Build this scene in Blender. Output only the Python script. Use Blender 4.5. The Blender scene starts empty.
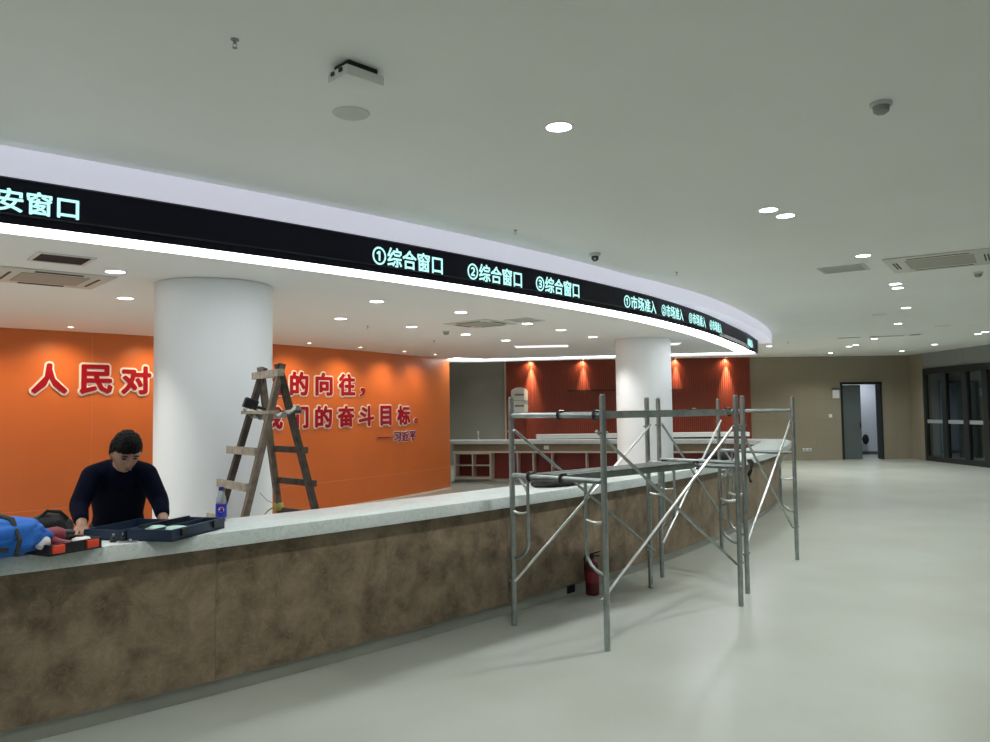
import bpy, bmesh, math, random
from mathutils import Vector, Matrix, noise
from mathutils.geometry import tessellate_polygon
random.seed(7)
S = bpy.context.scene
COL = S.collection
PI = math.pi
R_ = math.radians
CX, CY = -20.48, 25.13            # common centre of every curved thing in the hall
ZC, ZD = 3.10, 2.68               # hall ceiling, dropped ceiling over the service area

def pol(r, t):
    t = R_(t); return (CX + r*math.cos(t), CY + r*math.sin(t))

# ------------------------------------------------------------------ materials
M = {}
def mat(name, col, rough=.5, metal=0., spec=.5, emit=None, estr=0., var=0., vscale=8., bump=0., bscale=60., alpha=None):
    m = bpy.data.materials.new(name); m.use_nodes = True
    nt = m.node_tree; b = nt.nodes['Principled BSDF']
    b.inputs['Base Color'].default_value = (*col, 1)
    b.inputs['Roughness'].default_value = rough
    b.inputs['Metallic'].default_value = metal
    b.inputs['Specular IOR Level'].default_value = spec
    if emit:
        b.inputs['Emission Color'].default_value = (*emit, 1)
        b.inputs['Emission Strength'].default_value = estr
    co = None
    if var or bump:
        co = nt.nodes.new('ShaderNodeTexCoord')
    if var:
        n = nt.nodes.new('ShaderNodeTexNoise'); n.inputs['Scale'].default_value = vscale; n.inputs['Detail'].default_value = 5
        nt.links.new(co.outputs['Object'], n.inputs['Vector'])
        r = nt.nodes.new('ShaderNodeValToRGB')
        r.color_ramp.elements[0].position = .3; r.color_ramp.elements[1].position = .7
        r.color_ramp.elements[0].color = (*[c*(1-var) for c in col], 1)
        r.color_ramp.elements[1].color = (*[min(1, c*(1+var)) for c in col], 1)
        nt.links.new(n.outputs['Fac'], r.inputs['Fac']); nt.links.new(r.outputs['Color'], b.inputs['Base Color'])
    if bump:
        n = nt.nodes.new('ShaderNodeTexNoise'); n.inputs['Scale'].default_value = bscale
        nt.links.new(co.outputs['Object'], n.inputs['Vector'])
        bp = nt.nodes.new('ShaderNodeBump'); bp.inputs['Strength'].default_value = bump; bp.inputs['Distance'].default_value = .02
        nt.links.new(n.outputs['Fac'], bp.inputs['Height']); nt.links.new(bp.outputs['Normal'], b.inputs['Normal'])
    M[name] = m
    return m

def emis(name, col, s):
    m = bpy.data.materials.new(name); m.use_nodes = True
    nt = m.node_tree; nt.nodes.clear()
    e = nt.nodes.new('ShaderNodeEmission'); e.inputs[0].default_value = (*col, 1); e.inputs[1].default_value = s
    o = nt.nodes.new('ShaderNodeOutputMaterial'); nt.links.new(e.outputs[0], o.inputs[0])
    M[name] = m; return m

mat('ceiling_paint', (.90, .92, .885), .9, var=.02, vscale=.7)
mat('drop_paint', (.86, .875, .87), .9)
mat('white_paint', (.80, .83, .85), .55)
mat('white_gloss', (.82, .83, .83), .3)
mat('orange', (.66, .175, .045), .32, spec=.45, var=.04, vscale=1.5)
mat('orange_line', (.72, .26, .10), .4)
mat('red_slat', (.265, .048, .026), .42, var=.1, vscale=3)
mat('red_panel', (.27, .042, .034), .5)
mat('dark_line', (.02, .015, .015), .6)
mat('steel', (.36, .40, .39), .38, .85, var=.18, vscale=14)
mat('steel_dull', (.26, .29, .27), .5, .7, var=.2, vscale=10)
mat('steel_bright', (.74, .76, .74), .28, .9)
mat('black', (.008, .008, .010), .45)
mat('black_cloth', (.010, .009, .010), .85, bump=.3, bscale=90)
mat('black_plastic', (.014, .014, .016), .35)
mat('led_face', (.012, .012, .024), .5, spec=.15)
mat('led_rail', (.035, .034, .05), .4)
mat('wood_grey', (.20, .155, .12), .8, var=.35, vscale=18)
mat('wood_dark', (.075, .058, .048), .8, var=.4, vscale=18)
mat('wood_pale', (.40, .35, .28), .8, var=.25, vscale=18)
mat('rag', (.52, .50, .44), .9, bump=.5, bscale=40)
mat('yellow', (.50, .42, .10), .6)
mat('blue_cloth', (.016, .15, .60), .75, bump=.4, bscale=18)
mat('blue_dark_cloth', (.008, .04, .16), .8)
mat('strap', (.03, .032, .03), .8)
mat('navy_plastic', (.012, .028, .06), .42)
mat('pale_green', (.45, .68, .60), .5)
mat('latch_orange', (.80, .07, .03), .4)
mat('drill_red', (.24, .018, .035), .45)
mat('ext_red', (.11, .006, .014), .35)
mat('skin', (.36, .20, .135), .55, var=.06, vscale=20)
mat('lip', (.25, .10, .08), .5)
mat('hair', (.003, .0025, .0025), .6, spec=.15, bump=.7, bscale=70)
mat('sweater', (.0028, .004, .014), .95, spec=.1, bump=.35, bscale=60)
mat('trouser', (.01, .01, .012), .9)
mat('pet', (.75, .78, .80), .12, spec=.6)
mat('cola_blue', (.016, .025, .36), .4)
mat('cap_blue', (.01, .02, .20), .4)
mat('logo_red', (.6, .04, .05), .4)
mat('logo_white', (.85, .8, .85), .4)
mat('device_white', (.62, .64, .60), .5)
mat('device_grey', (.30, .32, .30), .6)
mat('grille', (.36, .34, .29), .6)
mat('vent_grey', (.58, .60, .57), .6)
mat('vent_dark', (.05, .05, .045), .7)
mat('hole', (.012, .012, .016), .9)
mat('ac_panel', (.60, .61, .55), .5)
mat('door_grey', (.10, .125, .125), .5)
mat('frame_dark', (.026, .031, .031), .4, .3)
mat('fascia_grey', (.27, .285, .275), .5)
mat('frost', (.34, .36, .36), .6)
mat('plinth_stone', (.50, .51, .46), .35, var=.12, vscale=2.5)
mat('beige_strip', (.64, .56, .47), .4)
mat('apron', (.24, .19, .12), .35, var=.15, vscale=5)
mat('grey_tile', (.34, .33, .295), .12, var=.08, vscale=1)
mat('porch', (.16, .17, .175), .7, var=.35, vscale=2.2)
mat('corridor', (.62, .66, .74), .8)
mat('paper', (.86, .86, .86), .6)
mat('ink', (.22, .22, .26), .7)
mat('letter_red', (.34, .004, .018), .45, spec=.25)
mat('letter_white', (.90, .88, .88), .4)
mat('letter_violet', (.23, .03, .12), .4)
mat('socket', (.75, .75, .72), .4)
emis('lens_hall', (.98, 1, .98), 16)
emis('lens_service', (1, .98, .95), 16)
emis('lens_small', (1, .86, .62), 12)
emis('strip', (.95, .98, 1.0), 7.2)
emis('panel_lens', (1, 1, .97), 1.1)
emis('led_text', (.48, .96, .92), 1.3)

def marble(name, c0, c1, c2, scale, rough, attr=None, vein=.5):
    m = bpy.data.materials.new(name); m.use_nodes = True
    nt = m.node_tree; b = nt.nodes['Principled BSDF']; L = nt.links.new; N = nt.nodes.new
    co = N('ShaderNodeTexCoord'); vec = co.outputs['Object']
    if attr:
        a = N('ShaderNodeAttribute'); a.attribute_name = attr
        ad = N('ShaderNodeVectorMath'); ad.operation = 'ADD'
        L(vec, ad.inputs[0]); L(a.outputs['Vector'], ad.inputs[1]); vec = ad.outputs[0]
    n1 = N('ShaderNodeTexNoise'); n1.inputs['Scale'].default_value = scale; n1.inputs['Detail'].default_value = 9; n1.inputs['Roughness'].default_value = .62; n1.inputs['Distortion'].default_value = .35
    L(vec, n1.inputs['Vector'])
    r1 = N('ShaderNodeValToRGB'); r1.color_ramp.elements[0].position = .32; r1.color_ramp.elements[1].position = .70
    r1.color_ramp.elements[0].color = (*c0, 1); r1.color_ramp.elements[1].color = (*c1, 1)
    L(n1.outputs['Fac'], r1.inputs['Fac'])
    n2 = N('ShaderNodeTexNoise'); n2.inputs['Scale'].default_value = scale*1.7; n2.inputs['Detail'].default_value = 8; n2.inputs['Distortion'].default_value = 2.2
    L(vec, n2.inputs['Vector'])
    r2 = N('ShaderNodeValToRGB')
    e = r2.color_ramp.elements; e[0].position = .47; e[0].color = (0, 0, 0, 1); e[1].position = .53; e[1].color = (0, 0, 0, 1)
    k = e.new(.50); k.color = (vein, vein, vein, 1)
    L(n2.outputs['Fac'], r2.inputs['Fac'])
    mx = N('ShaderNodeMix'); mx.data_type = 'RGBA'
    L(r2.outputs['Color'], mx.inputs['Factor']); L(r1.outputs['Color'], mx.inputs[6]); mx.inputs[7].default_value = (*c2, 1)
    L(mx.outputs[2], b.inputs['Base Color'])
    b.inputs['Roughness'].default_value = rough; b.inputs['Specular IOR Level'].default_value = .4
    M[name] = m
marble('brown_marble', (.105, .070, .042), (.30, .226, .150), (.42, .34, .25), 5.2, .42, 'panel_shift', .20)
marble('white_marble', (.64, .72, .71), (.78, .81, .81), (.40, .46, .45), 6.0, .3, None, .45)

def floor_mat():
    m = bpy.data.materials.new('floor_tile'); m.use_nodes = True
    nt = m.node_tree; b = nt.nodes['Principled BSDF']; L = nt.links.new; N = nt.nodes.new
    co = N('ShaderNodeTexCoord'); mp = N('ShaderNodeMapping'); mp.inputs['Rotation'].default_value = (0, 0, R_(8))
    L(co.outputs['Object'], mp.inputs['Vector'])
    br = N('ShaderNodeTexBrick'); br.offset = 0; br.inputs['Scale'].default_value = 1; br.inputs['Brick Width'].default_value = .8; br.inputs['Row Height'].default_value = .8
    br.inputs['Mortar Size'].default_value = .0025; br.inputs['Color1'].default_value = (.475, .494, .46, 1); br.inputs['Color2'].default_value = (.485, .50, .465, 1); br.inputs['Mortar'].default_value = (.495, .51, .47, 1)
    L(mp.outputs[0], br.inputs['Vector'])
    n = N('ShaderNodeTexNoise'); n.inputs['Scale'].default_value = .9; n.inputs['Detail'].default_value = 6
    L(co.outputs['Object'], n.inputs['Vector'])
    r = N('ShaderNodeValToRGB'); r.color_ramp.elements[0].position = .3; r.color_ramp.elements[1].position = .72
    r.color_ramp.elements[0].color = (.84, .83, .78, 1); r.color_ramp.elements[1].color = (1, 1, 1, 1)
    L(n.outputs['Fac'], r.inputs['Fac'])
    mx = N('ShaderNodeMix'); mx.data_type = 'RGBA'; mx.blend_type = 'MULTIPLY'; mx.inputs['Factor'].default_value = 1
    L(br.outputs['Color'], mx.inputs[6]); L(r.outputs['Color'], mx.inputs[7]); L(mx.outputs[2], b.inputs['Base Color'])
    b.inputs['Roughness'].default_value = .30; b.inputs['Specular IOR Level'].default_value = .34
    M['floor_tile'] = m
floor_mat()

def wall_tile():
    m = bpy.data.materials.new('beige_tile'); m.use_nodes = True
    nt = m.node_tree; b = nt.nodes['Principled BSDF']; L = nt.links.new; N = nt.nodes.new
    co = N('ShaderNodeTexCoord'); sp = N('ShaderNodeSeparateXYZ'); cb = N('ShaderNodeCombineXYZ')
    L(co.outputs['Object'], sp.inputs[0]); L(sp.outputs[0], cb.inputs[0]); L(sp.outputs[2], cb.inputs[1])
    br = N('ShaderNodeTexBrick'); br.offset = 0; br.inputs['Scale'].default_value = 1; br.inputs['Brick Width'].default_value = 1.2; br.inputs['Row Height'].default_value = .6
    br.inputs['Mortar Size'].default_value = .004
    br.inputs['Color1'].default_value = (.33, .29, .22, 1); br.inputs['Color2'].default_value = (.315, .275, .205, 1); br.inputs['Mortar'].default_value = (.27, .235, .175, 1)
    L(cb.outputs[0], br.inputs['Vector']); L(br.outputs['Color'], b.inputs['Base Color'])
    b.inputs['Roughness'].default_value = .10; b.inputs['Specular IOR Level'].default_value = .5
    M['beige_tile'] = m
wall_tile()

def glass_mat():
    m = bpy.data.materials.new('dark_glass'); m.use_nodes = True
    nt = m.node_tree; nt.nodes.clear(); L = nt.links.new; N = nt.nodes.new
    t = N('ShaderNodeBsdfTransparent'); t.inputs[0].default_value = (.45, .5, .5, 1)
    g = N('ShaderNodeBsdfGlossy'); g.inputs['Roughness'].default_value = .06; g.inputs[0].default_value = (.8, .85, .85, 1)
    x = N('ShaderNodeMixShader'); x.inputs[0].default_value = .20
    o = N('ShaderNodeOutputMaterial'); L(t.outputs[0], x.inputs[1]); L(g.outputs[0], x.inputs[2]); L(x.outputs[0], o.inputs[0])
    M['dark_glass'] = m
    m = bpy.data.materials.new('pet_clear'); m.use_nodes = True
    nt = m.node_tree; nt.nodes.clear(); N = nt.nodes.new; L2 = nt.links.new
    t = N('ShaderNodeBsdfTransparent'); t.inputs[0].default_value = (.80, .84, .86, 1)
    g = N('ShaderNodeBsdfPrincipled'); g.inputs['Base Color'].default_value = (.55, .58, .6, 1); g.inputs['Roughness'].default_value = .15
    x = N('ShaderNodeMixShader'); x.inputs[0].default_value = .38
    o = N('ShaderNodeOutputMaterial'); L2(t.outputs[0], x.inputs[1]); L2(g.outputs[0], x.inputs[2]); L2(x.outputs[0], o.inputs[0])
    M['pet_clear'] = m
glass_mat()

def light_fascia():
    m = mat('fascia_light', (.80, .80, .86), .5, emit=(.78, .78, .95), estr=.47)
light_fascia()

# ------------------------------------------------------------------ mesh builder
class MB:
    def __init__(self):
        self.v = []; self.f = []; self.mi = []; self.cur = 0
    def add(self, vs, fs):
        o = len(self.v); self.v += [tuple(p) for p in vs]
        for f in fs: self.f.append([i+o for i in f]); self.mi.append(self.cur)
        return self
    def box(self, c, s, rot=None, taper=None):
        x, y, z = s[0]/2, s[1]/2, s[2]/2
        vs = [Vector((a*x, b*y, d*z)) for d in (-1, 1) for a, b in ((-1, -1), (1, -1), (1, 1), (-1, 1))]
        if taper: vs = [Vector((p.x*(taper if p.z > 0 else 1), p.y*(taper if p.z > 0 else 1), p.z)) for p in vs]
        if rot is not None: vs = [rot @ p for p in vs]
        c = Vector(c); vs = [p+c for p in vs]
        return self.add(vs, [(3, 2, 1, 0), (4, 5, 6, 7), (0, 1, 5, 4), (1, 2, 6, 5), (2, 3, 7, 6), (3, 0, 4, 7)])
    def tube(self, pts, r, n=10, cap=True, radii=None):
        pts = [Vector(p) for p in pts]; vs = []; fs = []
        prev = None
        for i, p in enumerate(pts):
            t = (pts[min(i+1, len(pts)-1)] - pts[max(i-1, 0)]).normalized()
            if prev is None:
                a = t.orthogonal().normalized()
            else:
                a = (prev - t*prev.dot(t)).normalized()
            prev = a; b = t.cross(a)
            rr = radii[i] if radii else r
            vs += [p + (a*math.cos(2*PI*k/n) + b*math.sin(2*PI*k/n))*rr for k in range(n)]
        for i in range(len(pts)-1):
            for k in range(n):
                fs.append((i*n+k, i*n+(k+1) % n, (i+1)*n+(k+1) % n, (i+1)*n+k))
        if cap:
            fs.append(tuple(range(n))[::-1]); fs.append(tuple((len(pts)-1)*n+k for k in range(n)))
        return self.add(vs, fs)
    def bar(self, p0, p1, w, d, up=(0, 0, 1)):
        p0, p1 = Vector(p0), Vector(p1); t = (p1-p0).normalized()
        a = Vector(up).cross(t)
        if a.length < 1e-4: a = t.orthogonal()
        a.normalize(); b = t.cross(a)
        rot = Matrix((a, b, t)).transposed()
        return self.box((p0+p1)/2, (w, d, (p1-p0).length), rot)
    def lathe(self, prof, c=(0, 0, 0), n=24, axis=None, cap=True):
        c = Vector(c); vs = []; fs = []
        rot = Vector((0, 0, 1)).rotation_difference(Vector(axis)).to_matrix() if axis else Matrix.Identity(3)
        for r, z in prof:
            vs += [c + rot @ Vector((r*math.cos(2*PI*k/n), r*math.sin(2*PI*k/n), z)) for k in range(n)]
        for i in range(len(prof)-1):
            for k in range(n):
                fs.append((i*n+k, i*n+(k+1) % n, (i+1)*n+(k+1) % n, (i+1)*n+k))
        if cap and prof[0][0] > 1e-5: fs.append(tuple(range(n))[::-1])
        if cap and prof[-1][0] > 1e-5: fs.append(tuple((len(prof)-1)*n+k for k in range(n)))
        return self.add(vs, fs)
    def arc(self, r0, r1, z0, z1, t0, t1, step=.5, off=0., close=True):
        """solid band between radii r0<r1 and heights z0<z1, degrees t0..t1"""
        n = max(1, int(round(abs(t1-t0)/step))); vs = []; fs = []
        for i in range(n+1):
            t = t0 + (t1-t0)*i/n
            a = r0(t) if callable(r0) else r0; b = r1(t) if callable(r1) else r1
            p, q = pol(a, t), pol(b, t)
            vs += [(*p, z0), (*q, z0), (*q, z1), (*p, z1)]
        for i in range(n):
            o = i*4
            for k in range(4):
                fs.append((o+k, o+4+k, o+4+(k+1) % 4, o+(k+1) % 4))
        if close: fs.append((0, 1, 2, 3)); fs.append((n*4+3, n*4+2, n*4+1, n*4))
        return self.add(vs, fs)
    def prism(self, poly, z0, z1):
        n = len(poly); vs = [(p[0], p[1], z0) for p in poly] + [(p[0], p[1], z1) for p in poly]
        tri = tessellate_polygon([[Vector((p[0], p[1], 0)) for p in poly]])
        fs = [tuple(t) for t in tri] + [tuple(i+n for i in t)[::-1] for t in tri]
        fs += [(i, (i+1) % n, n+(i+1) % n, n+i) for i in range(n)]
        return self.add(vs, fs)
    def ball(self, c, s, sub=3, fn=None, rot=None):
        bm = bmesh.new(); bmesh.ops.create_icosphere(bm, subdivisions=sub, radius=1)
        c = Vector(c); vs = []
        for v in bm.verts:
            p = v.co.copy()
            if fn: p = fn(p)
            p = Vector((p.x*s[0], p.y*s[1], p.z*s[2]))
            if rot is not None: p = rot @ p
            vs.append(p + c)
        bm.verts.index_update()
        fs = [[v.index for v in f.verts] for f in bm.faces]; bm.free()
        return self.add(vs, fs)
    def build(self, name, mats, parent=None, smooth=None, world=False, origin=True, bevel=0., mods=None):
        if not isinstance(mats, (list, tuple)): mats = [mats]
        me = bpy.data.meshes.new(name)
        vs = self.v; loc = Vector((0, 0, 0))
        if parent is not None and world:
            inv = parent_matrix(parent).inverted(); vs = [inv @ Vector(p) for p in vs]
        elif parent is None and origin:
            xs = [p[0] for p in vs]; ys = [p[1] for p in vs]; zs = [p[2] for p in vs]
            loc = Vector(((min(xs)+max(xs))/2, (min(ys)+max(ys))/2, min(zs))); vs = [Vector(p)-loc for p in vs]
        me.from_pydata([tuple(p) for p in vs], [], self.f)
        for m in mats: me.materials.append(M[m] if isinstance(m, str) else m)
        me.polygons.foreach_set('material_index', self.mi)
        bm = bmesh.new(); bm.from_mesh(me); bmesh.ops.recalc_face_normals(bm, faces=bm.faces)
        if bevel: 
            ed = [e for e in bm.edges if len(e.link_faces) == 2 and e.calc_face_angle(0) > .6]
            bmesh.ops.bevel(bm, geom=ed, offset=bevel, segments=2, profile=.5, affect='EDGES', clamp_overlap=True)
        bm.to_mesh(me); bm.free()
        if smooth is None or smooth:
            me.shade_smooth()
            me.set_sharp_from_angle(angle=R_(40 if smooth is None else smooth))
        o = bpy.data.objects.new(name, me); COL.objects.link(o); o.location = loc
        if parent is not None: o.parent = parent
        return o

def parent_matrix(o):
    m = Matrix.Translation(o.location) @ o.rotation_euler.to_matrix().to_4x4()
    return (parent_matrix(o.parent) @ m) if o.parent else m

def tag(o, label, cat, group=None, kind=None):
    o['label'] = label; o['category'] = cat
    if group: o['group'] = group
    if kind: o['kind'] = kind
    return o
def thing(name, label, cat, loc=(0, 0, 0), rz=0., group=None):
    o = bpy.data.objects.new(name, None); COL.objects.link(o)
    o.empty_display_size = .1; o.location = loc; o.rotation_euler = (0, 0, rz)
    return tag(o, label, cat, group)
def copy_tree(o, parent=None):
    c = o.copy(); COL.objects.link(c)
    if parent is not None: c.parent = parent
    for ch in list(o.children): copy_tree(ch, c)
    return c
def struct(o, label, cat): return tag(o, label, cat, None, 'structure')
def rot_pol(t): return R_(t)      # local x axis points radially outward, y along the arc

def meshify(o):
    """modifiers of a temporary object -> plain mesh"""
    dg = bpy.context.evaluated_depsgraph_get()
    me = bpy.data.meshes.new_from_object(o.evaluated_get(dg)); return me

# ------------------------------------------------------------------ lettering bent round the common centre
def text_mesh(body, size, extrude=0., offset=0., res=2):
    cu = bpy.data.curves.new('lettering', 'FONT'); cu.body = body; cu.size = size; cu.resolution_u = res
    cu.extrude = extrude; cu.offset = offset
    o = bpy.data.objects.new('lettering', cu); COL.objects.link(o)
    me = meshify(o); bpy.data.objects.remove(o); bpy.data.curves.remove(cu)
    return me
def bent_text(name, body, tc, zc, w, h, r, m, depth=.004, bold=0., parent=None, n=8):
    """text w x h bent round radius r (number or function of angle), strokes thickened by bold"""
    me0 = text_mesh(body, 1., .5)
    xs = [v.co.x for v in me0.vertices]; ys = [v.co.y for v in me0.vertices]
    x0, x1, y0, y1 = min(xs), max(xs), min(ys), max(ys)
    sx = (w-2*bold)/(x1-x0); sy = (h-2*bold)/max(y1-y0, 1e-4)
    r0 = r(tc) if callable(r) else r
    inv = parent_matrix(parent).inverted() if parent else Matrix.Identity(4)
    shifts = [(0, 0)] + ([(bold*math.cos(2*PI*k/n), bold*math.sin(2*PI*k/n)) for k in range(n)] if bold else [])
    vs = []; fs = []; base = [[i for i in p.vertices] for p in me0.polygons]; nv = len(me0.vertices)
    for j, (dx, dz) in enumerate(shifts):
        for v in me0.vertices:
            s = (v.co.x-(x0+x1)/2)*sx + dx; z = zc + (v.co.y-(y0+y1)/2)*sy + dz
            a = tc + math.degrees(s/r0)
            p = pol((r(a) if callable(r) else r) + (depth if v.co.z > 0 else 0) - j*1e-5, a)
            vs.append(inv @ Vector((p[0], p[1], z)))
        fs += [[i + j*nv for i in f] for f in base]
    bpy.data.meshes.remove(me0)
    me = bpy.data.meshes.new(name); me.from_pydata([tuple(p) for p in vs], [], fs); me.materials.append(M[m])
    o = bpy.data.objects.new(name, me); COL.objects.link(o)
    if parent: o.parent = parent
    return o

# ================================================================== SETTING
XL, XR, YB, YF = -17., 12.45, -8., 23.6
b = MB().box(((XL+XR+2)/2, (YB+28)/2, -.05), (XR-XL+3, 28-YB, .1)); struct(b.build('floor', 'floor_tile', origin=False), 'pale cream tiled hall floor', 'floor')
b = MB().box(((XL+XR+2)/2, (YB+28)/2, ZC+.05), (XR-XL+3, 28-YB, .1)); struct(b.build('ceiling', 'ceiling_paint', origin=False), 'flat white painted hall ceiling', 'ceiling')
# back wall with door opening
DX0, DX1, DZ = 10.40, 11.58, 2.28
b = MB()
b.box(((XL+DX0)/2, YF+.1, ZC/2), (DX0-XL, .2, ZC)); b.box(((DX1+XR+.2)/2, YF+.1, ZC/2), (XR+.2-DX1, .2, ZC)); b.box(((DX0+DX1)/2, YF+.1, (ZC+DZ)/2), (DX1-DX0, .2, ZC-DZ))
struct(b.build('wall_back', 'beige_tile', origin=False), 'glossy beige tiled wall at the far end of the hall', 'wall')
# corridor beyond the door
b = MB(); b.box((11.9, 26.0, ZC/2), (5., .1, ZC)); b.box((9.6, 24.9, ZC/2), (.1, 2.2, ZC)); b.box((14.3, 24.9, ZC/2), (.1, 2.2, ZC))
struct(b.build('wall_corridor', 'corridor', origin=False), 'bluish white corridor wall seen through the open door', 'wall')
b = MB().box((11.9, 25.93, .05), (4.6, .03, .1)); struct(b.build('baseboard_corridor', 'door_grey', origin=False), 'dark skirting along the corridor wall', 'skirting')
b = MB().box(((XL+XR)/2, YB-.1, ZC/2), (XR-XL+.4, .2, ZC)); struct(b.build('wall_front', 'beige_tile', origin=False), 'beige wall behind the viewer', 'wall')
b = MB().box((XL-.1, (YB+YF)/2, ZC/2), (.2, YF-YB, ZC)); struct(b.build('wall_side', 'fascia_grey', origin=False), 'plain wall closing the service area side', 'wall')
# right wall: fascia above the glass
b = MB(); b.box((XR+.1, (YB+22.8)/2, (2.65+ZC)/2), (.2, 22.8-YB, ZC-2.65)); b.cur = 1; b.box((XR+.1, 23.22, ZC/2), (.2, .84, ZC)); b.cur = 0
for y in (20.85, 17., 13.1): b.box((XR-.002, y, (2.65+ZC)/2), (.012, .02, ZC-2.65))
struct(b.build('wall_right', ['fascia_grey', 'beige_tile'], origin=False), 'grey panelled wall above the glass doors', 'wall')
b = MB().box((13.6, (YB+YF)/2, ZC/2), (.1, YF-YB, ZC)); struct(b.build('wall_porch', 'porch', origin=False), 'dark porch wall behind the glass doors', 'wall')
# glazed doors on the right: one thing per bay
ys = [22.78, 21.74, 20.77, 19.92, 18.95, 17.95, 16.95, 15.95, 14.95]
words = ['nearest the corner', 'second from the corner', 'third from the corner', 'fourth from the corner']
for i in range(4):
    ya, yb = ys[i], ys[i+1]
    t = thing('door_%d' % (i+1), 'dark glass door panel with frosted band, %s' % words[i], 'glass door', (XR, (ya+yb)/2, 0), 0, 'glass doors in the right wall'); t['kind'] = 'structure'
    w = ya-yb; fw = .11
    f = MB()
    for s in (-1, 1): f.box((0, s*(w/2-fw/2), 1.325), (.09, fw, 2.65))
    f.box((0, 0, 2.56), (.09, w-2*fw, .18)); f.box((0, 0, .07), (.09, w-2*fw, .14)); f.build('frame', 'frame_dark', t)
    MB().box((.01, 0, 1.31), (.012, w-2*fw, 2.36)).build('glass_pane', 'dark_glass', t)
    MB().box((-.004, 0, 1.13), (.008, w-2*fw, .10)).build('frosted_band', 'frost', t)
b = MB()
for i in range(4, 30):
    y = ys[4]-(i-4)*.95
    if y < YB: break
    b.box((XR, y-.05, 1.325), (.09, .1, 2.65))
b.box((XR, (ys[4]+YB)/2, 2.56), (.09, ys[4]-YB, .18)); b.box((XR, (ys[4]+YB)/2, .07), (.09, ys[4]-YB, .14)); b.box((XR+.01, (ys[4]+YB)/2, 1.3), (.012, ys[4]-YB, 2.4))
struct(b.build('window_1', 'frame_dark', origin=False), 'dark glazed wall continuing towards the viewer', 'window')
# back door
t = thing('door_5', 'grey double door at the hall end, right leaf open', 'door', ((DX0+DX1)/2, YF, 0)); t['kind'] = 'structure'
f = MB(); 
for s in (-1, 1): f.box((s*(DX1-DX0)/2, .1, DZ/2), (.05, .26, DZ))
f.box((0, .1, DZ+.0), (DX1-DX0+.07, .26, .07)); f.build('frame', 'frame_dark', t)
f = MB().box((-.285, .06, DZ/2-.02), (.56, .045, DZ-.06)); l = f.build('leaf', 'door_grey', t)
MB().box((-.04, .03, 1.02), (.03, .04, .16)).build('handle', 'frame_dark', l)
f = MB().bar((.58, .26, DZ/2-.02), (.86, .81, DZ/2-.02), .045, DZ-.06); l = f.build('leaf', 'door_grey', t)
MB().box((.82, .74, 1.02), (.05, .10, .03)).build('handle', 'frame_dark', l)
tag(MB().ball((12.12, 25.83, .50), (.11, .08, .17), 2).build('black_bag', 'black_cloth'), 'small black bag hanging on the corridor wall beyond the open door', 'bag')
# grey glossy tile panel and red slatted wall
b = MB().box((-2.9, YF-.03, ZC/2), (6.35, .06, ZC)); struct(b.build('wall_grey', 'grey_tile', origin=False), 'dark grey glossy tile wall left of the red slats', 'wall')
b = MB().box((.30, YF-.07, ZC/2), (.045, .14, ZC)); struct(b.build('trim_1', 'beige_strip', origin=False), 'thin metal trim at the left edge of the red wall', 'trim')
b = MB(); x = .33
b.box(((.33+7.66)/2, YF-.02, ZC/2), (7.33, .04, ZC))
while x < 7.63:
    b.box((x+.03, YF-.06, ZC/2), (.045, .05, ZC)); x += .06
struct(b.build('wall_red', 'red_slat', origin=False, smooth=False), 'dark red wall of narrow vertical slats', 'wall')
tag(MB().box((3.9, YF-.10, 2.17), (3.5, .03, .035)).build('wall_rail', 'dark_line'), 'thin dark rail running across the red slatted wall', 'rail')
# orange curved wall
TW = -23.9
b = MB(); b.arc(21.15, 21.35, 0, 2.72, -75, TW, .5); b.cur = 1
b.arc(21.35, 21.353, .452, .462, -75, TW, .5)
b.arc(21.35, 21.352, 0, 2.72, -44.44, -44.425, .02)
b.cur = 2; b.arc(21.35, 21.37, 0, .03, -75, TW, .5)
struct(b.build('wall_left', ['orange', 'orange_line', 'white_gloss'], origin=False), 'curved satin orange slogan wall', 'wall')
# dropped ceiling
K = pol(27.43, -20.4); P2 = (-.35, 16.75); P3 = pol(21.2, -24.0)
TL = -75
inner = [pol(27.34 - .0, TL + (-21.2-TL)*i/110) for i in range(111)]
poly = inner + [(4.98, 15.50), (-.30, 16.60), (-.75, 15.98)] + [pol(21.2, TW + (TL-TW)*i/100) for i in range(101)]
b = MB().prism(poly, ZD+.014, ZD+.06); struct(b.build('ceiling_curved', 'drop_paint', origin=False), 'lower curved ceiling over the service area', 'ceiling')
# far edge fascia of the dropped ceiling
b = MB()
def strip_wall(b, p, q, th, z0, z1):
    p, q = Vector(p), Vector(q); d = (q-p).normalized(); n = Vector((-d.y, d.x))*th
    b.prism([p, q, q+n, p+n], z0, z1)
strip_wall(b, K, P2, .06, ZD-.035, ZC); strip_wall(b, P2, P3, .06, ZD-.035, ZC)
struct(b.build('trim_2', 'fascia_grey', origin=False), 'grey edge of the lower ceiling along its far side', 'trim')
def lerp_tab(tab, t):
    for (a, ra), (c, rc) in zip(tab, tab[1:]):
        if t <= c: k = (t-a)/(c-a); return ra + (rc-ra)*max(0, k)
    return tab[-1][1]
FT = [(-75, 27.44), (-37, 27.45), (-32.8, 27.56), (-26.5, 27.58), (-23.2, 27.63), (-18.6, 27.70)]
LT = [(-75, 27.43), (-35.6, 27.43), (-31.7, 27.38), (-27.2, 27.31), (-22.4, 27.34), (-20.3, 27.43)]
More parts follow.
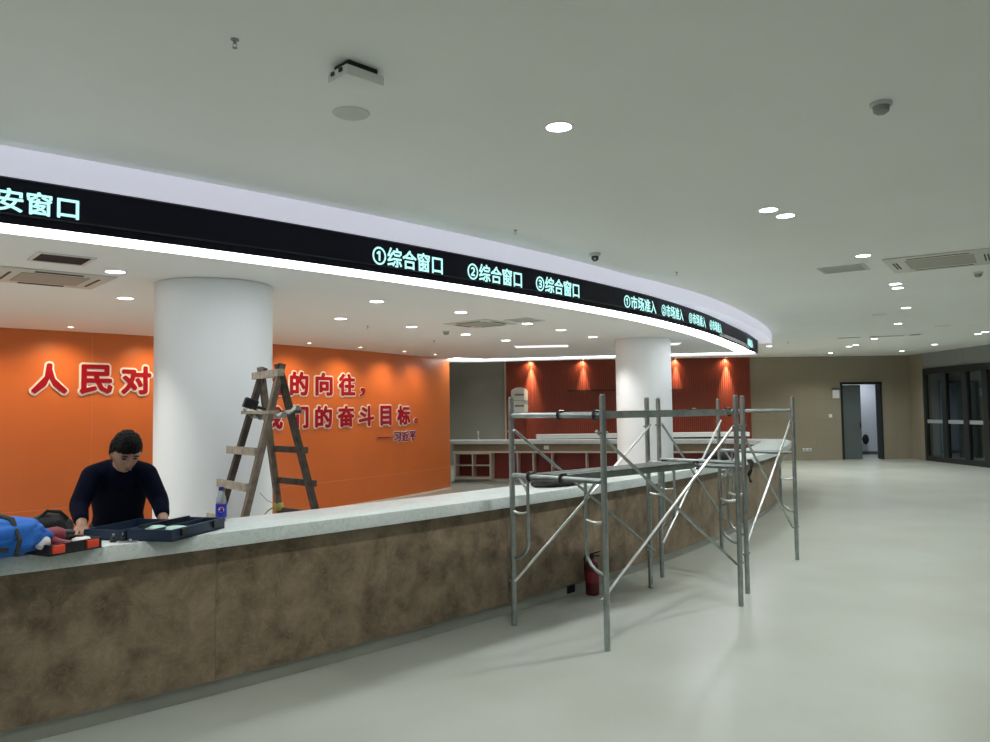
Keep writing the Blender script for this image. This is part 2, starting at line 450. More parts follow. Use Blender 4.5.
# luminous strip under the rim
SO = lambda a: lerp_tab(LT, a)-.025
b = MB(); b.arc(lambda a: SO(a)-.29, SO, ZD+.002, ZD+.012, TL, -21.2, .5)
b.prism([pol(SO(-21.2)-.29, -21.2), pol(SO(-21.2), -21.2), pol(27.40, -20.5), (4.85, 15.40)], ZD+.002, ZD+.012)
b.prism([pol(27.40, -20.55), (-.35, 16.70), (-.31, 16.56), (4.95, 15.45)], ZD+.002, ZD+.012)
b.prism([(-.35, 16.70), pol(21.25, -23.9), (-.80, 15.97), (-.25, 16.50)], ZD+.002, ZD+.012)
tag(b.build('strip_light', 'strip', smooth=False), 'bright white luminous strip under the rim of the curved ceiling', 'light')
# white glowing fascia above the display
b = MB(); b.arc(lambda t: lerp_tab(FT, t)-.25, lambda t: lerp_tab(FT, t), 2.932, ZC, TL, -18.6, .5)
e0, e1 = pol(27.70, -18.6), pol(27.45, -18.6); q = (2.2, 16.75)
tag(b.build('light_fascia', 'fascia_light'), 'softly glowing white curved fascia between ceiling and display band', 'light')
# LED display
LB = pol(27.43, -40)
t = thing('led_display', 'long curved black LED display band with glowing green window titles', 'display', (*LB, ZD))
MB().arc(lambda a: lerp_tab(LT, a)-.02, lambda a: lerp_tab(LT, a), ZD-.004, 2.935, TL, -20.3, .5).build('display_panel', 'led_face', t, world=True)
MB().arc(lambda a: lerp_tab(LT, a), lambda a: lerp_tab(LT, a)+.012, 2.722, 2.731, TL, -20.3, .5).build('lower_rail', 'led_rail', t, world=True)
MB().arc(lambda a: lerp_tab(LT, a), lambda a: lerp_tab(LT, a)+.008, 2.925, 2.935, TL, -20.3, .5).build('upper_rail', 'led_rail', t, world=True)
for s, a0, a1 in (('安窗口', -49.63, -48.77), ('①综合窗口', -44.51, -43.01), ('②综合窗口', -42.40, -40.89), ('③综合窗口', -40.45, -38.92),
                  ('①市场准入', -36.97, -35.2), ('②市场准入', -34.83, -33.2), ('③市场准入', -32.70, -31.0), ('④市场准入', -30.51, -28.8), ('⑤市场准入', -23.3, -21.7)):
    rr = lambda a: lerp_tab(LT, a)+.003
    o = bent_text('display_text', s, (a0+a1)/2, 2.806, math.radians(a1-a0)*27.43, .156 if len(s) > 3 else .132, rr, 'led_text', .002, .0028, t)
# ------------------------------------------------------------------ columns
def column(name, px, py, d, label):
    prof = [(d/2, 0), (d/2, ZD+.01)]
    b = MB().lathe(prof, (px, py, 0), 64)
    struct(b.build(name, 'white_paint', smooth=40, origin=False), label, 'column')
column('column', -2.37, 6.62, .945, 'thick round white column behind the wooden step ladder')
column('column', 2.33, 12.32, .86, 'round white column further along, behind the scaffolding')

# ------------------------------------------------------------------ reception counter
T0, T1 = -72., -20.7
b = MB()
pid = []
a = T0; k = 0
TB = -25.6
while a < TB-.01:
    w = min(2.45, TB-a)
    n0 = len(b.f); b.arc(27.55, 27.93, .104, .8545, a+.0015, a+w-.0015, .5); pid += [k]*(len(b.f)-n0); a += w; k += 1
base = thing('reception_counter', 'long curved counter base faced in brown marble on grey plinth', 'counter', (*pol(27.7, -42), 0))
o = b.build('front_panel', 'brown_marble', base, world=True)
at = o.data.attributes.new('panel_shift', 'FLOAT_VECTOR', 'FACE')
random.seed(3); sh = {i: (random.uniform(-9, 9), random.uniform(-9, 9), random.uniform(-9, 9)) for i in range(k)}
if len(o.data.polygons) == len(pid):
    for i, p in enumerate(pid): at.data[i].vector = sh[p]
MB().arc(27.60, 27.87, 0, .11, T0, TB, .5).build('plinth', 'plinth_stone', base, world=True)
MB().arc(27.46, 27.66, 0, .8545, TB, T1, .5).build('end_panel', 'apron', base, world=True)
MB().arc(27.80, 27.873, .012, .075, -40.86, -40.62, .05).build('plinth_recess', 'hole', base, world=True)
b = MB().arc(27.45, 28.0, .855, .94, T0, -20.4, .5)
tag(b.build('countertop', 'white_marble', bevel=.004), 'long curved white marble top of the reception counter', 'countertop')

# back counter (straight run seen from the staff side)
def line(x): return 17.40 - .27*(x+1.0)
BD = Vector((1, -.27)).normalized(); BN = Vector((.27, 1)).normalized()
BA = math.atan2(BD.y, BD.x)
L0 = Vector((-1.0, 17.95)); BL = 6.0
bc = thing('back_counter', 'straight staff counter under the white top, red knee panels', 'counter', (L0.x, L0.y, 0), BA)
b = MB().box((BL/2, .10, .775), (BL, .04, .16)); o = b.build('apron_panel', 'apron', bc)
for x in (.66+.0, 1.42): 
    MB().box((x+.75, .075, .775), (.11, .012, .08)).build('socket_plate', 'socket', bc)
MB().box((BL/2, .09, .675), (BL, .06, .04)).build('support_strip', 'beige_strip', bc)
MB().box((BL/2, .42, .36), (BL, .04, .60)).build('rear_panel', 'red_panel', bc)
MB().box((BL/2, .30, .03), (BL, .3, .06)).build('kick_board', 'plinth_stone', bc)
for x in (1.50, 1.86, 2.28, 3.05, 3.9, 4.8, 5.6): MB().box((x, .25, .355), (.022, .33, .60)).build('divider', 'beige_strip', bc)
b = MB().prism([L0+BN*.02, L0+BD*BL+BN*.02, pol(27.46, -20.38), pol(28.0, -20.38), (5.98, 16.35), L0+BD*BL+BN*.60, L0-BD*.45+BN*.60, L0-BD*.45+BN*.02], .855, .939)
tag(b.build('countertop', 'white_marble', bevel=.004), 'straight white marble top of the staff counter in front of the red wall', 'countertop')
su = thing('open_shelf_unit', 'open four-compartment shelf under the left end of the staff counter', 'shelf', (L0.x, L0.y, 0), BA)
f = MB()
for x in (.04, .88): f.box((x, .23, .36), (.035, .36, .58))
f.box((.46, .23, .085), (.84, .36, .05)); f.box((.46, .23, .64), (.84, .36, .03)); f.build('carcass', 'beige_strip', su)
MB().box((.46, .2, .37), (.82, .3, .025)).build('shelf_board', 'beige_strip', su)
MB().box((.46, .2, .37), (.025, .302, .52)).build('upright', 'beige_strip', su)
MB().box((.46, .395, .36), (.82, .02, .55)).build('rear_panel', 'red_panel', su)
tag(MB().box((L0.x-.25, L0.y+.30, .43), (.36, .3, .85)).build('counter_end', 'wood_dark'), 'dark side cabinet filling the corner beside the shelf unit', 'cabinet')
# far counter by the red wall
fc = thing('far_counter', 'low white-topped counter standing along the red slatted wall', 'counter', (3.95, 21.4, 0))
MB().box((0, 0, .885), (5.7, .6, .11)).build('worktop', 'white_gloss', fc)
MB().box((0, .05, .415), (5.5, .45, .83)).build('base', 'wood_dark', fc)
# desk camera / small stand on back counter
p = L0 + BD*.52 + BN*.35
ds = thing('desk_stand', 'small slim white stand on the staff counter above the shelves', 'stand', (p.x, p.y, .939))
MB().lathe([(.05, 0), (.05, .015), (.012, .03), (.012, .14)]).build('base', 'device_white', ds)
MB().box((0, 0, .17), (.05, .03, .07)).build('head', 'device_white', ds)
# rounded notice board on the red wall
nb = thing('sign_board', 'white round-topped board with two lines, hanging on red wall', 'sign', (.72, YF-.107, 1.54))
pts = [(-.25+.03, 0), (.22, 0), (.25, .03)] + [(.25, .62)] + [(.25*math.cos(R_(a)), .62+.13*math.sin(R_(a))) for a in range(15, 180, 15)] + [(-.25, .62), (-.25, .03)]
b = MB(); n = len(pts)
b.add([(x, -.02, z) for x, z in pts] + [(x, .02, z) for x, z in pts], [tuple(range(n)), tuple(range(n, 2*n))[::-1]] + [(i, (i+1) % n, n+(i+1) % n, n+i) for i in range(n)])
b.build('board', 'paper', nb)
for z in (.53, .20): MB().box((0, -.022, z), (.28, .004, .055)).build('print_line', 'ink', nb)
MB().box((0, -.021, .36), (.5, .004, .012)).build('divider', 'device_grey', nb)

# wall plates on the back wall
for nm, lb, x, z, s, m2 in (('wall_sign', 'small white sign panel beside the grey door', 10.23, 1.97, (.20, .02, .26), 'paper'), ('light_switch', 'small white switch on beige wall left of the door', 10.04, 1.31, (.11, .015, .10), 'socket'), ('wall_socket', 'low white socket plate on the beige wall beside the scaffolding', 9.31, .31, (.26, .015, .09), 'socket')):
    q = thing(nm, lb, nm.split('_')[1], (x, YF-.008, z))
    MB().box((0, 0, 0), s).build('plate', m2, q, bevel=.003)
    if nm == 'wall_sign': MB().box((0, -.004, .15), (.24, .03, .07)).build('header', 'door_grey', q)
    elif nm == 'light_switch': MB().box((0, -.01, 0), (.04, .01, .06)).build('rocker', 'paper', q)
    else:
        for s2 in (-1, 1): MB().box((s2*.06, -.009, 0), (.06, .004, .05)).build('outlet', 'device_grey', q)

# ------------------------------------------------------------------ slogan letters
RW = 21.352
def wall_char(ch, tc, zc, w, h, label, face='letter_red', g='raised slogan letters on the orange wall', d=.028, off=.014, name='wall_letter'):
    p = pol(RW, tc); t = thing(name, label, 'letter', (p[0], p[1], zc-h/2), 0, g)
    k = h/.41 if h > .15 else (.45 if ch not in '。' else .35)
    bent_text('letter_edge', ch, tc, zc, w+.030*k, h+.030*k, RW, 'letter_white', d*.6, .037*k, t, 12)
    bent_text('letter_face', ch, tc, zc, w-.022*k, h-.022*k, RW+d*.6, face, d*.4, .015*k, t, 8)
    return t
names1 = [('人', -45.78, .431, 'first'), ('民', -44.31, .425, 'second'), ('对', -42.94, .42, 'third, just left of the column'), ('活', -37.22, .42, 'seventh, half behind the column'), ('的', -35.82, .396, 'eighth'), ('向', -34.40, .40, 'ninth'), ('往', -32.96, .42, 'tenth and last')]
for ch, tc, w, od in names1:
    wall_char(ch, tc, 2.085, w, .405, 'large red slogan character with white edge, upper line, %s' % od)
wall_char('，', -31.92, 1.965, .15, .17, 'red comma ending the upper slogan line', name='wall_comma')
names2 = [('我', -37.22, .41, 'third, beside the column behind the ladder'), ('们', -35.81, .387, 'fourth, behind the ladder leg'), ('的', -34.43, .396, 'fifth'), ('奋', -33.03, .425, 'sixth'), ('斗', -31.64, .425, 'seventh'), ('目', -30.18, .34, 'eighth'), ('标', -28.71, .43, 'ninth and last')]
for ch, tc, w, od in names2:
    wall_char(ch, tc, 1.545, w, .385, 'large red slogan character with white edge, lower line, %s' % od)
wall_char('。', -27.62, 1.43, .12, .12, 'small red full stop ring ending the lower slogan line', name='wall_full_stop')
wall_char('——', -30.32, 1.145, .40, .02, 'long thin dash before the small signature characters', 'letter_violet', d=.02, name='wall_dash', off=.008)
for i, (ch, od) in enumerate((('习', 'first'), ('近', 'middle'), ('平', 'last'))):
    wall_char(ch, -29.26+i*.66, 1.145, .22, .20, 'small violet signature character with white edge, %s of three' % od, 'letter_violet', 'small signature letters under the slogan', .025, .010)

# ================================================================== CEILING FITTINGS
def spot(name, loc, target, energy, col, ang, blend, parent=None, radius=.03):
    l = bpy.data.lights.new(name, 'SPOT'); l.energy = energy; l.color = col; l.spot_size = R_(ang); l.spot_blend = blend; l.shadow_soft_size = radius
    o = bpy.data.objects.new(name, l); COL.objects.link(o)
    d = Vector(target) - Vector(loc)
    if parent:
        o.parent = parent; inv = parent_matrix(parent).inverted(); loc = inv @ Vector(loc)
    o.location = loc; o.rotation_euler = d.to_track_quat('-Z', 'Y').to_euler()
    return o
EH, ES, LW = 69., 84., 72.
def proto_downlight(d, lens):
    t = bpy.data.objects.new('downlight', None); COL.objects.link(t); t.empty_display_size = .1
    MB().lathe([(d/2-.006, -.002), (d/2+.012, -.004), (d/2+.014, 0), (d/2-.006, .004)], n=28, cap=False).build('trim_ring', 'white_gloss', t)
    MB().lathe([(0, -.001), (d/2-.005, -.001)], n=20, cap=False).build('lens', lens, t)
    return t
proto = {ZC: proto_downlight(.145, 'lens_hall'), ZD+.014: proto_downlight(.145, 'lens_service')}
first = {ZC: True, ZD+.014: True}
def downlight(r, a, z, label, group):
    o = proto[z] if first[z] else copy_tree(proto[z]); first[z] = False
    p = pol(r, a); o.location = (p[0], p[1], z); tag(o, label, 'light', group)
    hall = z == ZC
    spot('ceiling_or_fill_lamp', (p[0], p[1], z-.05), (p[0], p[1], 0), EH if hall else ES, (.95, 1, .97) if hall else (1, .98, .95), 140 if hall else (66 if a == -47.525 else 116), .7 if hall else 1., None, .05)
    return o
ordw = ['first', 'second', 'third', 'fourth', 'fifth', 'sixth', 'seventh', 'eighth', 'ninth', 'tenth', 'eleventh', 'twelfth']
for i, a in enumerate((-45.30, -40.45, -39.92, -35.70, -31.39, -30.64, -26.07, -21.14, -14.64, -11.26, -10.38, -5.81)):
    downlight((29.62, 29.66, 29.69, 29.76, 29.79, 29.79, 29.85, 29.90, 29.97, 29.95, 29.90, 30.10)[i], a, ZC, 'round recessed downlight, %s from the viewer in the row beside the display band' % ordw[i], 'downlights in the long hall ceiling row')
for i, a in enumerate((-16.18, -15.33, -10.19, -6.22)):
    downlight(31.93, a, ZC, 'round recessed downlight, %s in the row nearest the glass doors' % ordw[i], 'downlights in the row by the glass doors')
downlight(27.87, -12.03, ZC, 'round downlight just beyond the end of the curved display', 'downlights in the long hall ceiling row')
for i, a in enumerate((-47.525, -42.10, -39.41, -36.22, -34.08, -31.29)):
    downlight((26.10, 26.05, 26.03, 25.90, 25.82, 25.70)[i], a, ZD+.014, 'round recessed downlight, %s from the left in the lower ceiling row nearest the rim' % ordw[i], 'downlights in the lower ceiling row near the rim')
for i, a in enumerate((-46.37, -40.70, -37.89, -34.92, -32.13)):
    downlight((24.73, 24.67, 24.61, 24.48, 24.39)[i], a, ZD+.014, 'round recessed downlight, %s from the left in the second lower ceiling row' % ordw[i], 'downlights in the second lower ceiling row')

# the same downlight rows go on outside the photograph; fill lamps are added behind the dropped ceiling and in the porch
def bare(x, y, z, e, col=(.95, 1, .97)): spot('ceiling_or_fill_lamp', (x, y, z-.02), (x, y, 0), e, col, 140, .7, None, .05)
for a in (-50.2, -55., -60., -65.): bare(*pol(29.65, a), ZC, LW)
for a in (-21, -26, -31, -36., -41, -46., -51): bare(*pol(31.95, a), ZC, LW)
for a in (-51.5, -56, -61): bare(*pol(26., a), ZD, ES, (1, .97, .92))
for a in (-50.5, -55, -60): bare(*pol(24.6, a), ZD, ES, (1, .97, .92))
for x in (-.4, 2., 4.4, 6.6):
    bare(x, 18.9, ZC, 85.); bare(x, 21.3, ZC, 75.)  # unseen lamps added to brighten the red wall, grey panel and staff counter
bare(11.9, 25.0, ZC, 120, (.9, .95, 1))
for y in (21.5, 18.5): bare(13.1, y, ZC, 42, (.85, .95, 1))  # added lamps that lift the porch wall seen through the dark glass

def proto_wash():
    t = bpy.data.objects.new('wall_washer', None); COL.objects.link(t); t.empty_display_size = .1
    MB().lathe([(.032, -.002), (.046, -.004), (.048, 0), (.03, .003)], n=20, cap=False).build('trim_ring', 'white_gloss', t)
    MB().lathe([(0, -.001), (.033, -.001)], n=14, cap=False).build('lens', 'lens_small', t)
    return t
pw = proto_wash(); fw = [True]
def washer(x, y, z, tgt, label, group, e, ang, col):
    o = pw if fw[0] else copy_tree(pw); fw[0] = False
    o.location = (x, y, z); tag(o, label, 'spotlight', group)
    return o
wash = []
AL = [(-45.54, 'above the first two slogan characters', 1.), (-36.40, 'above the slogan beside the column', .8), (-33.49, 'above the end of the upper slogan line', 1.), (-30.43, 'above the middle of the lower slogan line', 1.), (-27.78, 'above the signature end of the orange wall', .8)]
for a, lb, e in AL:
    p = pol(21.87, a); wash.append((washer(p[0], p[1], ZD+.014, None, 'tiny warm spotlight in the lower ceiling, %s' % lb, 'warm spotlights along the orange wall', e, 40, None), a, e))
for o, a, e in wash:
    spot('wash_lamp', (*pol(21.87, a), ZD-.02), (*pol(21.35, a), .9), 40*e, (1, .70, .40), 130, 1., o)
for a in (-42.5, -39.4, -48.5, -51.5, -54.5): spot('wash_lamp', (*pol(21.87, a), ZD-.02), (*pol(21.35, a), .9), 40, (1, .70, .40), 130, 1.)
for x, lb, e in ((1.09, 'at the left, beside the round-topped board', 1.6), (2.65, 'left of the far column', .8), (5.42, 'right of the far column', .8), (6.93, 'near the right end', 1.6)):
    o = washer(x, YF-.155, ZC-.002, None, 'tiny warm spotlight over the red slatted wall, %s' % lb, 'warm spotlights along the red wall', e, 40, None)
    spot('wash_lamp', (x, YF-.155, ZC-.03), (x, YF-.125, 0), 620*e, (1, .78, .5), 36, 1., o, .012)
spot('wash_lamp', (4.1, YF-.155, ZC-.03), (4.1, YF-.125, 0), 500, (1, .78, .5), 36, 1., None, .012)

# panel lights in lower ceiling
for (x, y, w, d, lb) in ((.80, 13.3, .90, .5, 'flat rectangular panel light in the lower ceiling, left of the far column'), (2.72, 13.2, .8, .5, 'flat rectangular panel light in the lower ceiling, partly behind the far column')):
    t = thing('panel_light', lb, 'light', (x, y, ZD+.014), R_(-6), 'panel lights in the lower ceiling')
    f = MB()
    for s in (-1, 1): f.box((s*(w/2+.01), 0, -.004), (.02, d+.04, .012)); f.box((0, s*(d/2+.01), -.004), (w, .02, .012))
    f.build('frame', 'white_gloss', t); MB().box((0, 0, -.002), (w, d, .006)).build('diffuser', 'panel_lens', t)

# air conditioning cassettes (local x radial, y along the arc)
def cassette(r, a, z, label, w, l, rot=0.):
    t = thing('air_conditioner', label, 'air conditioner', (*pol(r, a), z), rot_pol(a)+rot)
    MB().box((0, 0, -.006), (w, l, .012)).build('panel', 'ac_panel', t, bevel=.003)
    g = MB(); g.box((0, 0, -.013), (w*.62, l*.60, .006))
    g.build('intake_grille', 'grille', t)
    for s in (-1, 1):
        v = MB()
        for k in range(2): v.box((s*(w*.40+k*.03), 0, -.013), (.014, l*.42, .006))
        v.build('air_slot', 'vent_dark', t)
        v = MB().box((0, s*l*.39, -.013), (w*.56, .018, .006)); v.build('air_slot', 'vent_dark', t)
    return t
cassette(30.36, -34.15, ZC, 'square white air conditioner cassette in the hall ceiling at right', .98, .98)
cassette(25.53, -48.22, ZD+.014, 'air conditioner cassette in the lower ceiling beside the black opening', .72, .78)
cassette(25.50, -37.2, ZD+.014, 'air conditioner cassette in the lower ceiling between far downlights', .66, .66)
def plate(name, r, a, z, w, l, m, label, cat, fr='ac_panel', rot=0.):
    t = thing(name, label, cat, (*pol(r, a), z), rot_pol(a)+rot)
    f = MB()
    for s in (-1, 1): f.box((s*(w/2+.012), 0, -.004), (.024, l+.048, .010)); f.box((0, s*(l/2+.012), -.004), (w, .024, .010))
    f.build('frame', fr, t); MB().box((0, 0, -.003), (w, l, .006)).build('grille', m, t)
    if m != 'hole':
        v = MB()
        for k in range(7): v.box((0, (k-3)*l/7.5, -.008), (w*.94, l/30, .006))
        v.build('louvre', fr, t)
    return t
plate('return_vent', 29.45, -34.45, ZC, .42, .36, 'vent_grey', 'pale grey return vent left of the hall air conditioner', 'vent', 'vent_grey')
plate('ceiling_opening', 26.42, -48.48, ZD+.014, .29, .31, 'hole', 'black rectangular service opening in the lower ceiling at left', 'opening', 'device_white')
plate('return_vent', 26.1, -37.0, ZD+.014, .30, .34, 'vent_grey', 'pale vent plate in the lower ceiling beside a downlight', 'vent', 'vent_grey')
plate('slot_vent', 29.35, -15.75, ZC, .42, .10, 'vent_dark', 'short dark slot vent in the far hall ceiling, left of the longer one', 'vent', 'vent_grey')
plate('slot_vent', 30.1, -15.9, ZC, .64, .10, 'vent_dark', 'longer dark slot vent in the far hall ceiling', 'vent', 'vent_grey')
plate('access_hatch', 30.62, -16.15, ZC, .18, .26, 'vent_dark', 'small dark square hatch at the end of the long slot vent', 'vent', 'vent_grey')
# loudspeaker
def speaker(r, a, z, d, label, m='vent_grey'):
    t = thing('ceiling_speaker', label, 'speaker', (*pol(r, a), z))
    MB().lathe([(d/2-.012, -.003), (d/2, -.006), (d/2+.006, 0), (d/2-.012, .003)], n=36, cap=False).build('ring', 'device_white', t)
    MB().lathe([(0, -.006), (d/2-.012, -.003)], n=36, cap=False).build('mesh_cover', m, t)
speaker(29.06, -47.10, ZC, .175, 'round ceiling speaker beside the white wireless box')
speaker(29.49, -24.6, ZC, .22, 'faint round ceiling speaker in the far hall ceiling', 'ceiling_paint')
speaker(30.76, -19.5, ZC, .25, 'faint round ceiling speaker near the glass doors', 'ceiling_paint')
# wireless box
t = thing('wireless_box', 'white rectangular wireless box hanging under the ceiling near the viewer', 'device', (-.585, 3.335, ZC-.075), R_(45))
MB().box((0, 0, .024), (.195, .145, .045)).build('housing', 'ceiling_paint', t, bevel=.006)
MB().box((0, 0, .060), (.15, .105, .03)).build('mount', 'vent_dark', t)
for s in (-.5, .5): MB().box((-.099, s*.06, .030), (.008, .022, .016)).build('port', 'black', t)
# sprinklers
def sprinkler(r, a, z, label):
    t = thing('sprinkler', label, 'sprinkler', (*pol(r, a), z), 0, 'fire sprinklers in the ceilings'); t.scale = (.55, .55, .62)
    MB().lathe([(.030, 0), (.030, -.006), (.012, -.010), (.011, -.03)][::-1], n=16).build('body', 'device_grey', t)
    f = MB()
    for s in (-1, 1): f.tube([(s*.010, 0, -.026), (s*.016, 0, -.04), (s*.004, 0, -.055)], .0025, 6)
    f.build('yoke', 'device_grey', t); MB().lathe([(.018, -.058), (.018, -.055)], n=14).build('deflector', 'device_grey', t)
for r, a, z, lb in ((29.43, -48.60, ZC, 'fire sprinkler in the hall ceiling nearest the viewer, upper left'), (27.87, -42.14, ZC, 'fire sprinkler above the second display title'), (27.94, -36.40, ZC, 'fire sprinkler above the fourth display title'),
                    (23.57, -33.93, ZD+.014, 'tiny sprinkler in the lower ceiling above the slogan end'), (28.16, -14.45, ZC, 'dark sprinkler beyond the far end of the display'), (24.3, -39.0, ZD+.014, 'tiny sprinkler in the lower ceiling right of the thick column')):
    sprinkler(r, a, z, lb)
# detectors
def detector(r, a, z, label, tilt=0.):
    t = thing('smoke_detector', label, 'detector', (*pol(r, a), z), R_(20))
    MB().lathe([(.052, 0), (.052, -.014), (.044, -.018)][::-1], n=28).build('base', 'device_white', t)
    MB().lathe([(.0, -.056), (.022, -.055), (.036, -.044), (.040, -.018)], n=28).build('chamber', 'device_grey', t)
detector(30.93, -43.59, ZC, 'smoke detector on the hall ceiling at upper right')
detector(30.66, -32.1, ZC, 'smoke detector just below the hall air conditioner')
detector(24.6, -36.3, ZD+.014, 'small smoke detector in the lower ceiling between downlights')
# dome camera
t = thing('dome_camera', 'small black-eyed security camera on the ceiling above the display band', 'camera', (*pol(27.80, -39.5), ZC))
MB().lathe([(.055, 0), (.055, -.022), (.045, -.03)][::-1], n=28).build('mount', 'device_white', t)
MB().ball((0, 0, -.045), (.035, .035, .035), 3).build('camera_ball', 'black_plastic', t)
d = Vector((-.15, -1, -.45)).normalized(); MB().lathe([(.014, 0), (.014, .006), (0, .008)], Vector((0, 0, -.045))+d*.033, 16, d).build('camera_eye', 'steel', t)

# ================================================================== SCAFFOLDING
def frame_parts(t, P, Q):
    P, Q = Vector((*P, 0)), Vector((*Q, 0)); u = (Q-P).normalized(); W = (Q-P).length; Z = Vector((0, 0, 1))
    for X, s in ((P, 1), (Q, -1)):
        p = MB().tube([X+Z*.002, X+Z*.05, X+Z*1.6, X+Z*1.70], .021, 14)
        o = p.build('post', 'steel', t, world=True)
        MB().tube([X+Z*1.69, X+Z*1.712], .017, 12).build('post_collar', 'steel_bright', t, world=True)
        a = X+u*s*.165
        pts = [a+Z*1.10, a+Z*.64] + [X+u*s*(.165*math.cos(R_(k))) + Z*(.64-.14*math.sin(R_(k))) for k in (20, 40, 60, 75, 90)]
        MB().tube(pts, .0125, 10).build('step_loop', 'steel', t, world=True)
        pts = [X+u*s*.165*k/6+Z*(.855-.018*math.sin(PI*k/6)) for k in range(7)]
        MB().tube(pts, .0115, 10).build('rung', 'steel_bright', t, world=True)
        for z in (.34, 1.45): MB().tube([X - Z.cross(u)*.05 + Z*z, X + Z.cross(u)*.05 + Z*z], .007, 8).build('brace_pin', 'steel_dull', t, world=True)
        b2 = MB().tube([X+u*s*.165+Z*1.0, X+u*s*.08+Z*1.105], .010, 8); b2.build('gusset', 'steel', t, world=True)
    MB().tube([P+u*.018+Z*1.57, Q-u*.018+Z*1.57], .019, 14).build('top_beam', 'steel', t, world=True)
    MB().tube([P+u*.018+Z*1.12, Q-u*.018+Z*1.12], .019, 14).build('middle_beam', 'steel', t, world=True)
def scaffold(name, label, P0, Q0, P1, Q1, loc, planks):
    t = thing(name, label, 'scaffold', (*loc, 0), 0, 'steel scaffold bays beside the counter')
    frame_parts(t, P0, Q0); frame_parts(t, P1, Q1)
    u0 = (Vector(Q0)-Vector(P0)).normalized()
    for A, B, s in ((P0, P1, -1), (Q0, Q1, 1)):
        A, B = Vector((*A, 0)), Vector((*B, 0)); o = Vector((*u0, 0))*.026*s*-1
        for z0, z1, k in ((.34, 1.45, 1.), (1.45, .34, 1.7)):
            a, c = A+o*k+Vector((0, 0, z0)), B+o*k+Vector((0, 0, z1))
            d = (c-a).normalized()
            MB().tube([a-d*.02, c+d*.02], .0115, 10).build('diagonal_brace', 'steel_bright' if k == 1. else 'steel', t, world=True)
    for f0, f1, zb in planks:
        a, b_, c, d = [Vector(P0).lerp(Vector(Q0), f) for f in (f0, f1)] + [Vector(P1).lerp(Vector(Q1), f) for f in (f1, f0)]
        w = (b_-a).normalized(); L = (d-a).normalized()
        pk = MB(); z0, z1 = zb+.004, zb+.052
        g = .03
        pk.prism([a+L*g, b_+L*g, c-L*g, d-L*g], z1-.006, z1)
        for e in (0, 1):
            q0, q1 = ((a, d) if e == 0 else (b_, c)); n = w*(.012 if e == 0 else -.012)
            pk.prism([q0+L*g, q1-L*g, q1-L*g+n, q0+L*g+n], z0, z1)
        for e0, e1, s in ((a, b_, 1), (d, c, -1)): pk.prism([e0+L*g*s, e1+L*g*s, e1+L*(g+.012)*s, e0+L*(g+.012)*s], z0, z1)
        ln = (d-a).length
        for k in range(16):       # anti-slip ribs
            q0 = a.lerp(d, (k+.7)/16.4); q1 = b_.lerp(c, (k+.7)/16.4)
            pk.prism([q0+w*.03, q1-w*.03, q1-w*.03+L*.02, q0+w*.03+L*.02], z1, z1+.003)
        po = pk.build('plank', 'steel_dull', t, world=True)
        for e, s in ((a, -1), (b_, -1), (d, 1), (c, 1)):
            pts = [Vector((*(e - L*s*.045), zb+.058))] + [Vector((*(e + L*s*(.030*math.sin(R_(k)))), zb+.030+.030*math.cos(R_(k)))) for k in range(0, 181, 30)]
            h = MB().tube(pts, .009, 8); h.build('hook', 'black_plastic', po, world=True)
    return t
A, B, C1, D1 = (.118, 5.968), (.724, 5.319), (1.373, 7.135), (1.971, 6.456)
C2, D2, F_, E_ = (1.565, 7.562), (2.162, 6.885), (2.556, 9.03), (3.149, 8.34)
scaffold('scaffold_bay', 'nearer galvanised scaffold bay with two steel planks beside the counter', A, B, C1, D1, (1.05, 6.2), [(.21, .57, 1.090), (.56, .93, 1.540)])
scaffold('scaffold_bay', 'farther galvanised scaffold bay without planks, at the counter end', C2, D2, F_, E_, (2.36, 7.95), [])
# black cloth strip tied on the post between the bays
b = MB()
pts = []
for k in range(9):
    z = 1.155-.20*k/8; w = .032*(1-.75*k/8)+.012*math.sin(k*1.7)
    pts.append((2.205+.015*math.sin(k*.9), 6.855+.02*math.cos(k*.8), z, max(w, .008)))
vs = []; fs = []
for x, y, z, w in pts:
    for s in (-1, 1):
        for tt in (-1, 1): vs.append((x+s*w*.8, y+s*w*.5+tt*.006, z))
for i in range(len(pts)-1):
    o = i*4
    for k, m_ in ((0, 1), (1, 3), (3, 2), (2, 0)): fs.append((o+k, o+m_, o+4+m_, o+4+k))
fs += [(0, 1, 3, 2), tuple(4*(len(pts)-1)+k for k in (0, 2, 3, 1))]
b.add(vs, fs); tag(b.build('cloth_strip', 'black_cloth'), 'torn black cloth strip hanging from the scaffold post between bays', 'cloth')

# black bags on the counter behind the scaffold
def slump(p, seed, amt=.16):
    n = noise.noise_vector(p*1.8 + Vector((seed, 0, 0)))
    q = p + n*amt; 
    if q.z < -.55: q.z = -.55 - (q.z+.55)*.05
    s = 1/max(abs(q.x)**3+abs(q.y)**3, .55)**.06
    return Vector((q.x*s, q.y*s, q.z))
def soft(name, m, label, cat, r, a, size, seed, rz=0., z=.94, parts=None):
    t = thing(name, label, cat, (*pol(r, a), z), rot_pol(a)+rz)
    rr = Matrix.Identity(3)
    mb = MB().ball((0, 0, size[2]*.56), size, 4, lambda p: slump(p, seed)); zmin = min(v[2] for v in mb.v); mb.v = [(v[0], v[1], v[2]-zmin+.001) for v in mb.v]
    mb.build('body', m, t, smooth=60)
    return t
t = soft('black_bag', 'black_cloth', 'flat black plastic bag on the counter behind the near scaffold frame', 'bag', 27.74, -40.75, (.17, .30, .045), 3.)
MB().tube([(.10, .10, .05), (.14, .16, .07), (.15, .22, .04), (.11, .24, .02)], .008, 8).build('handle', 'black_cloth', t)
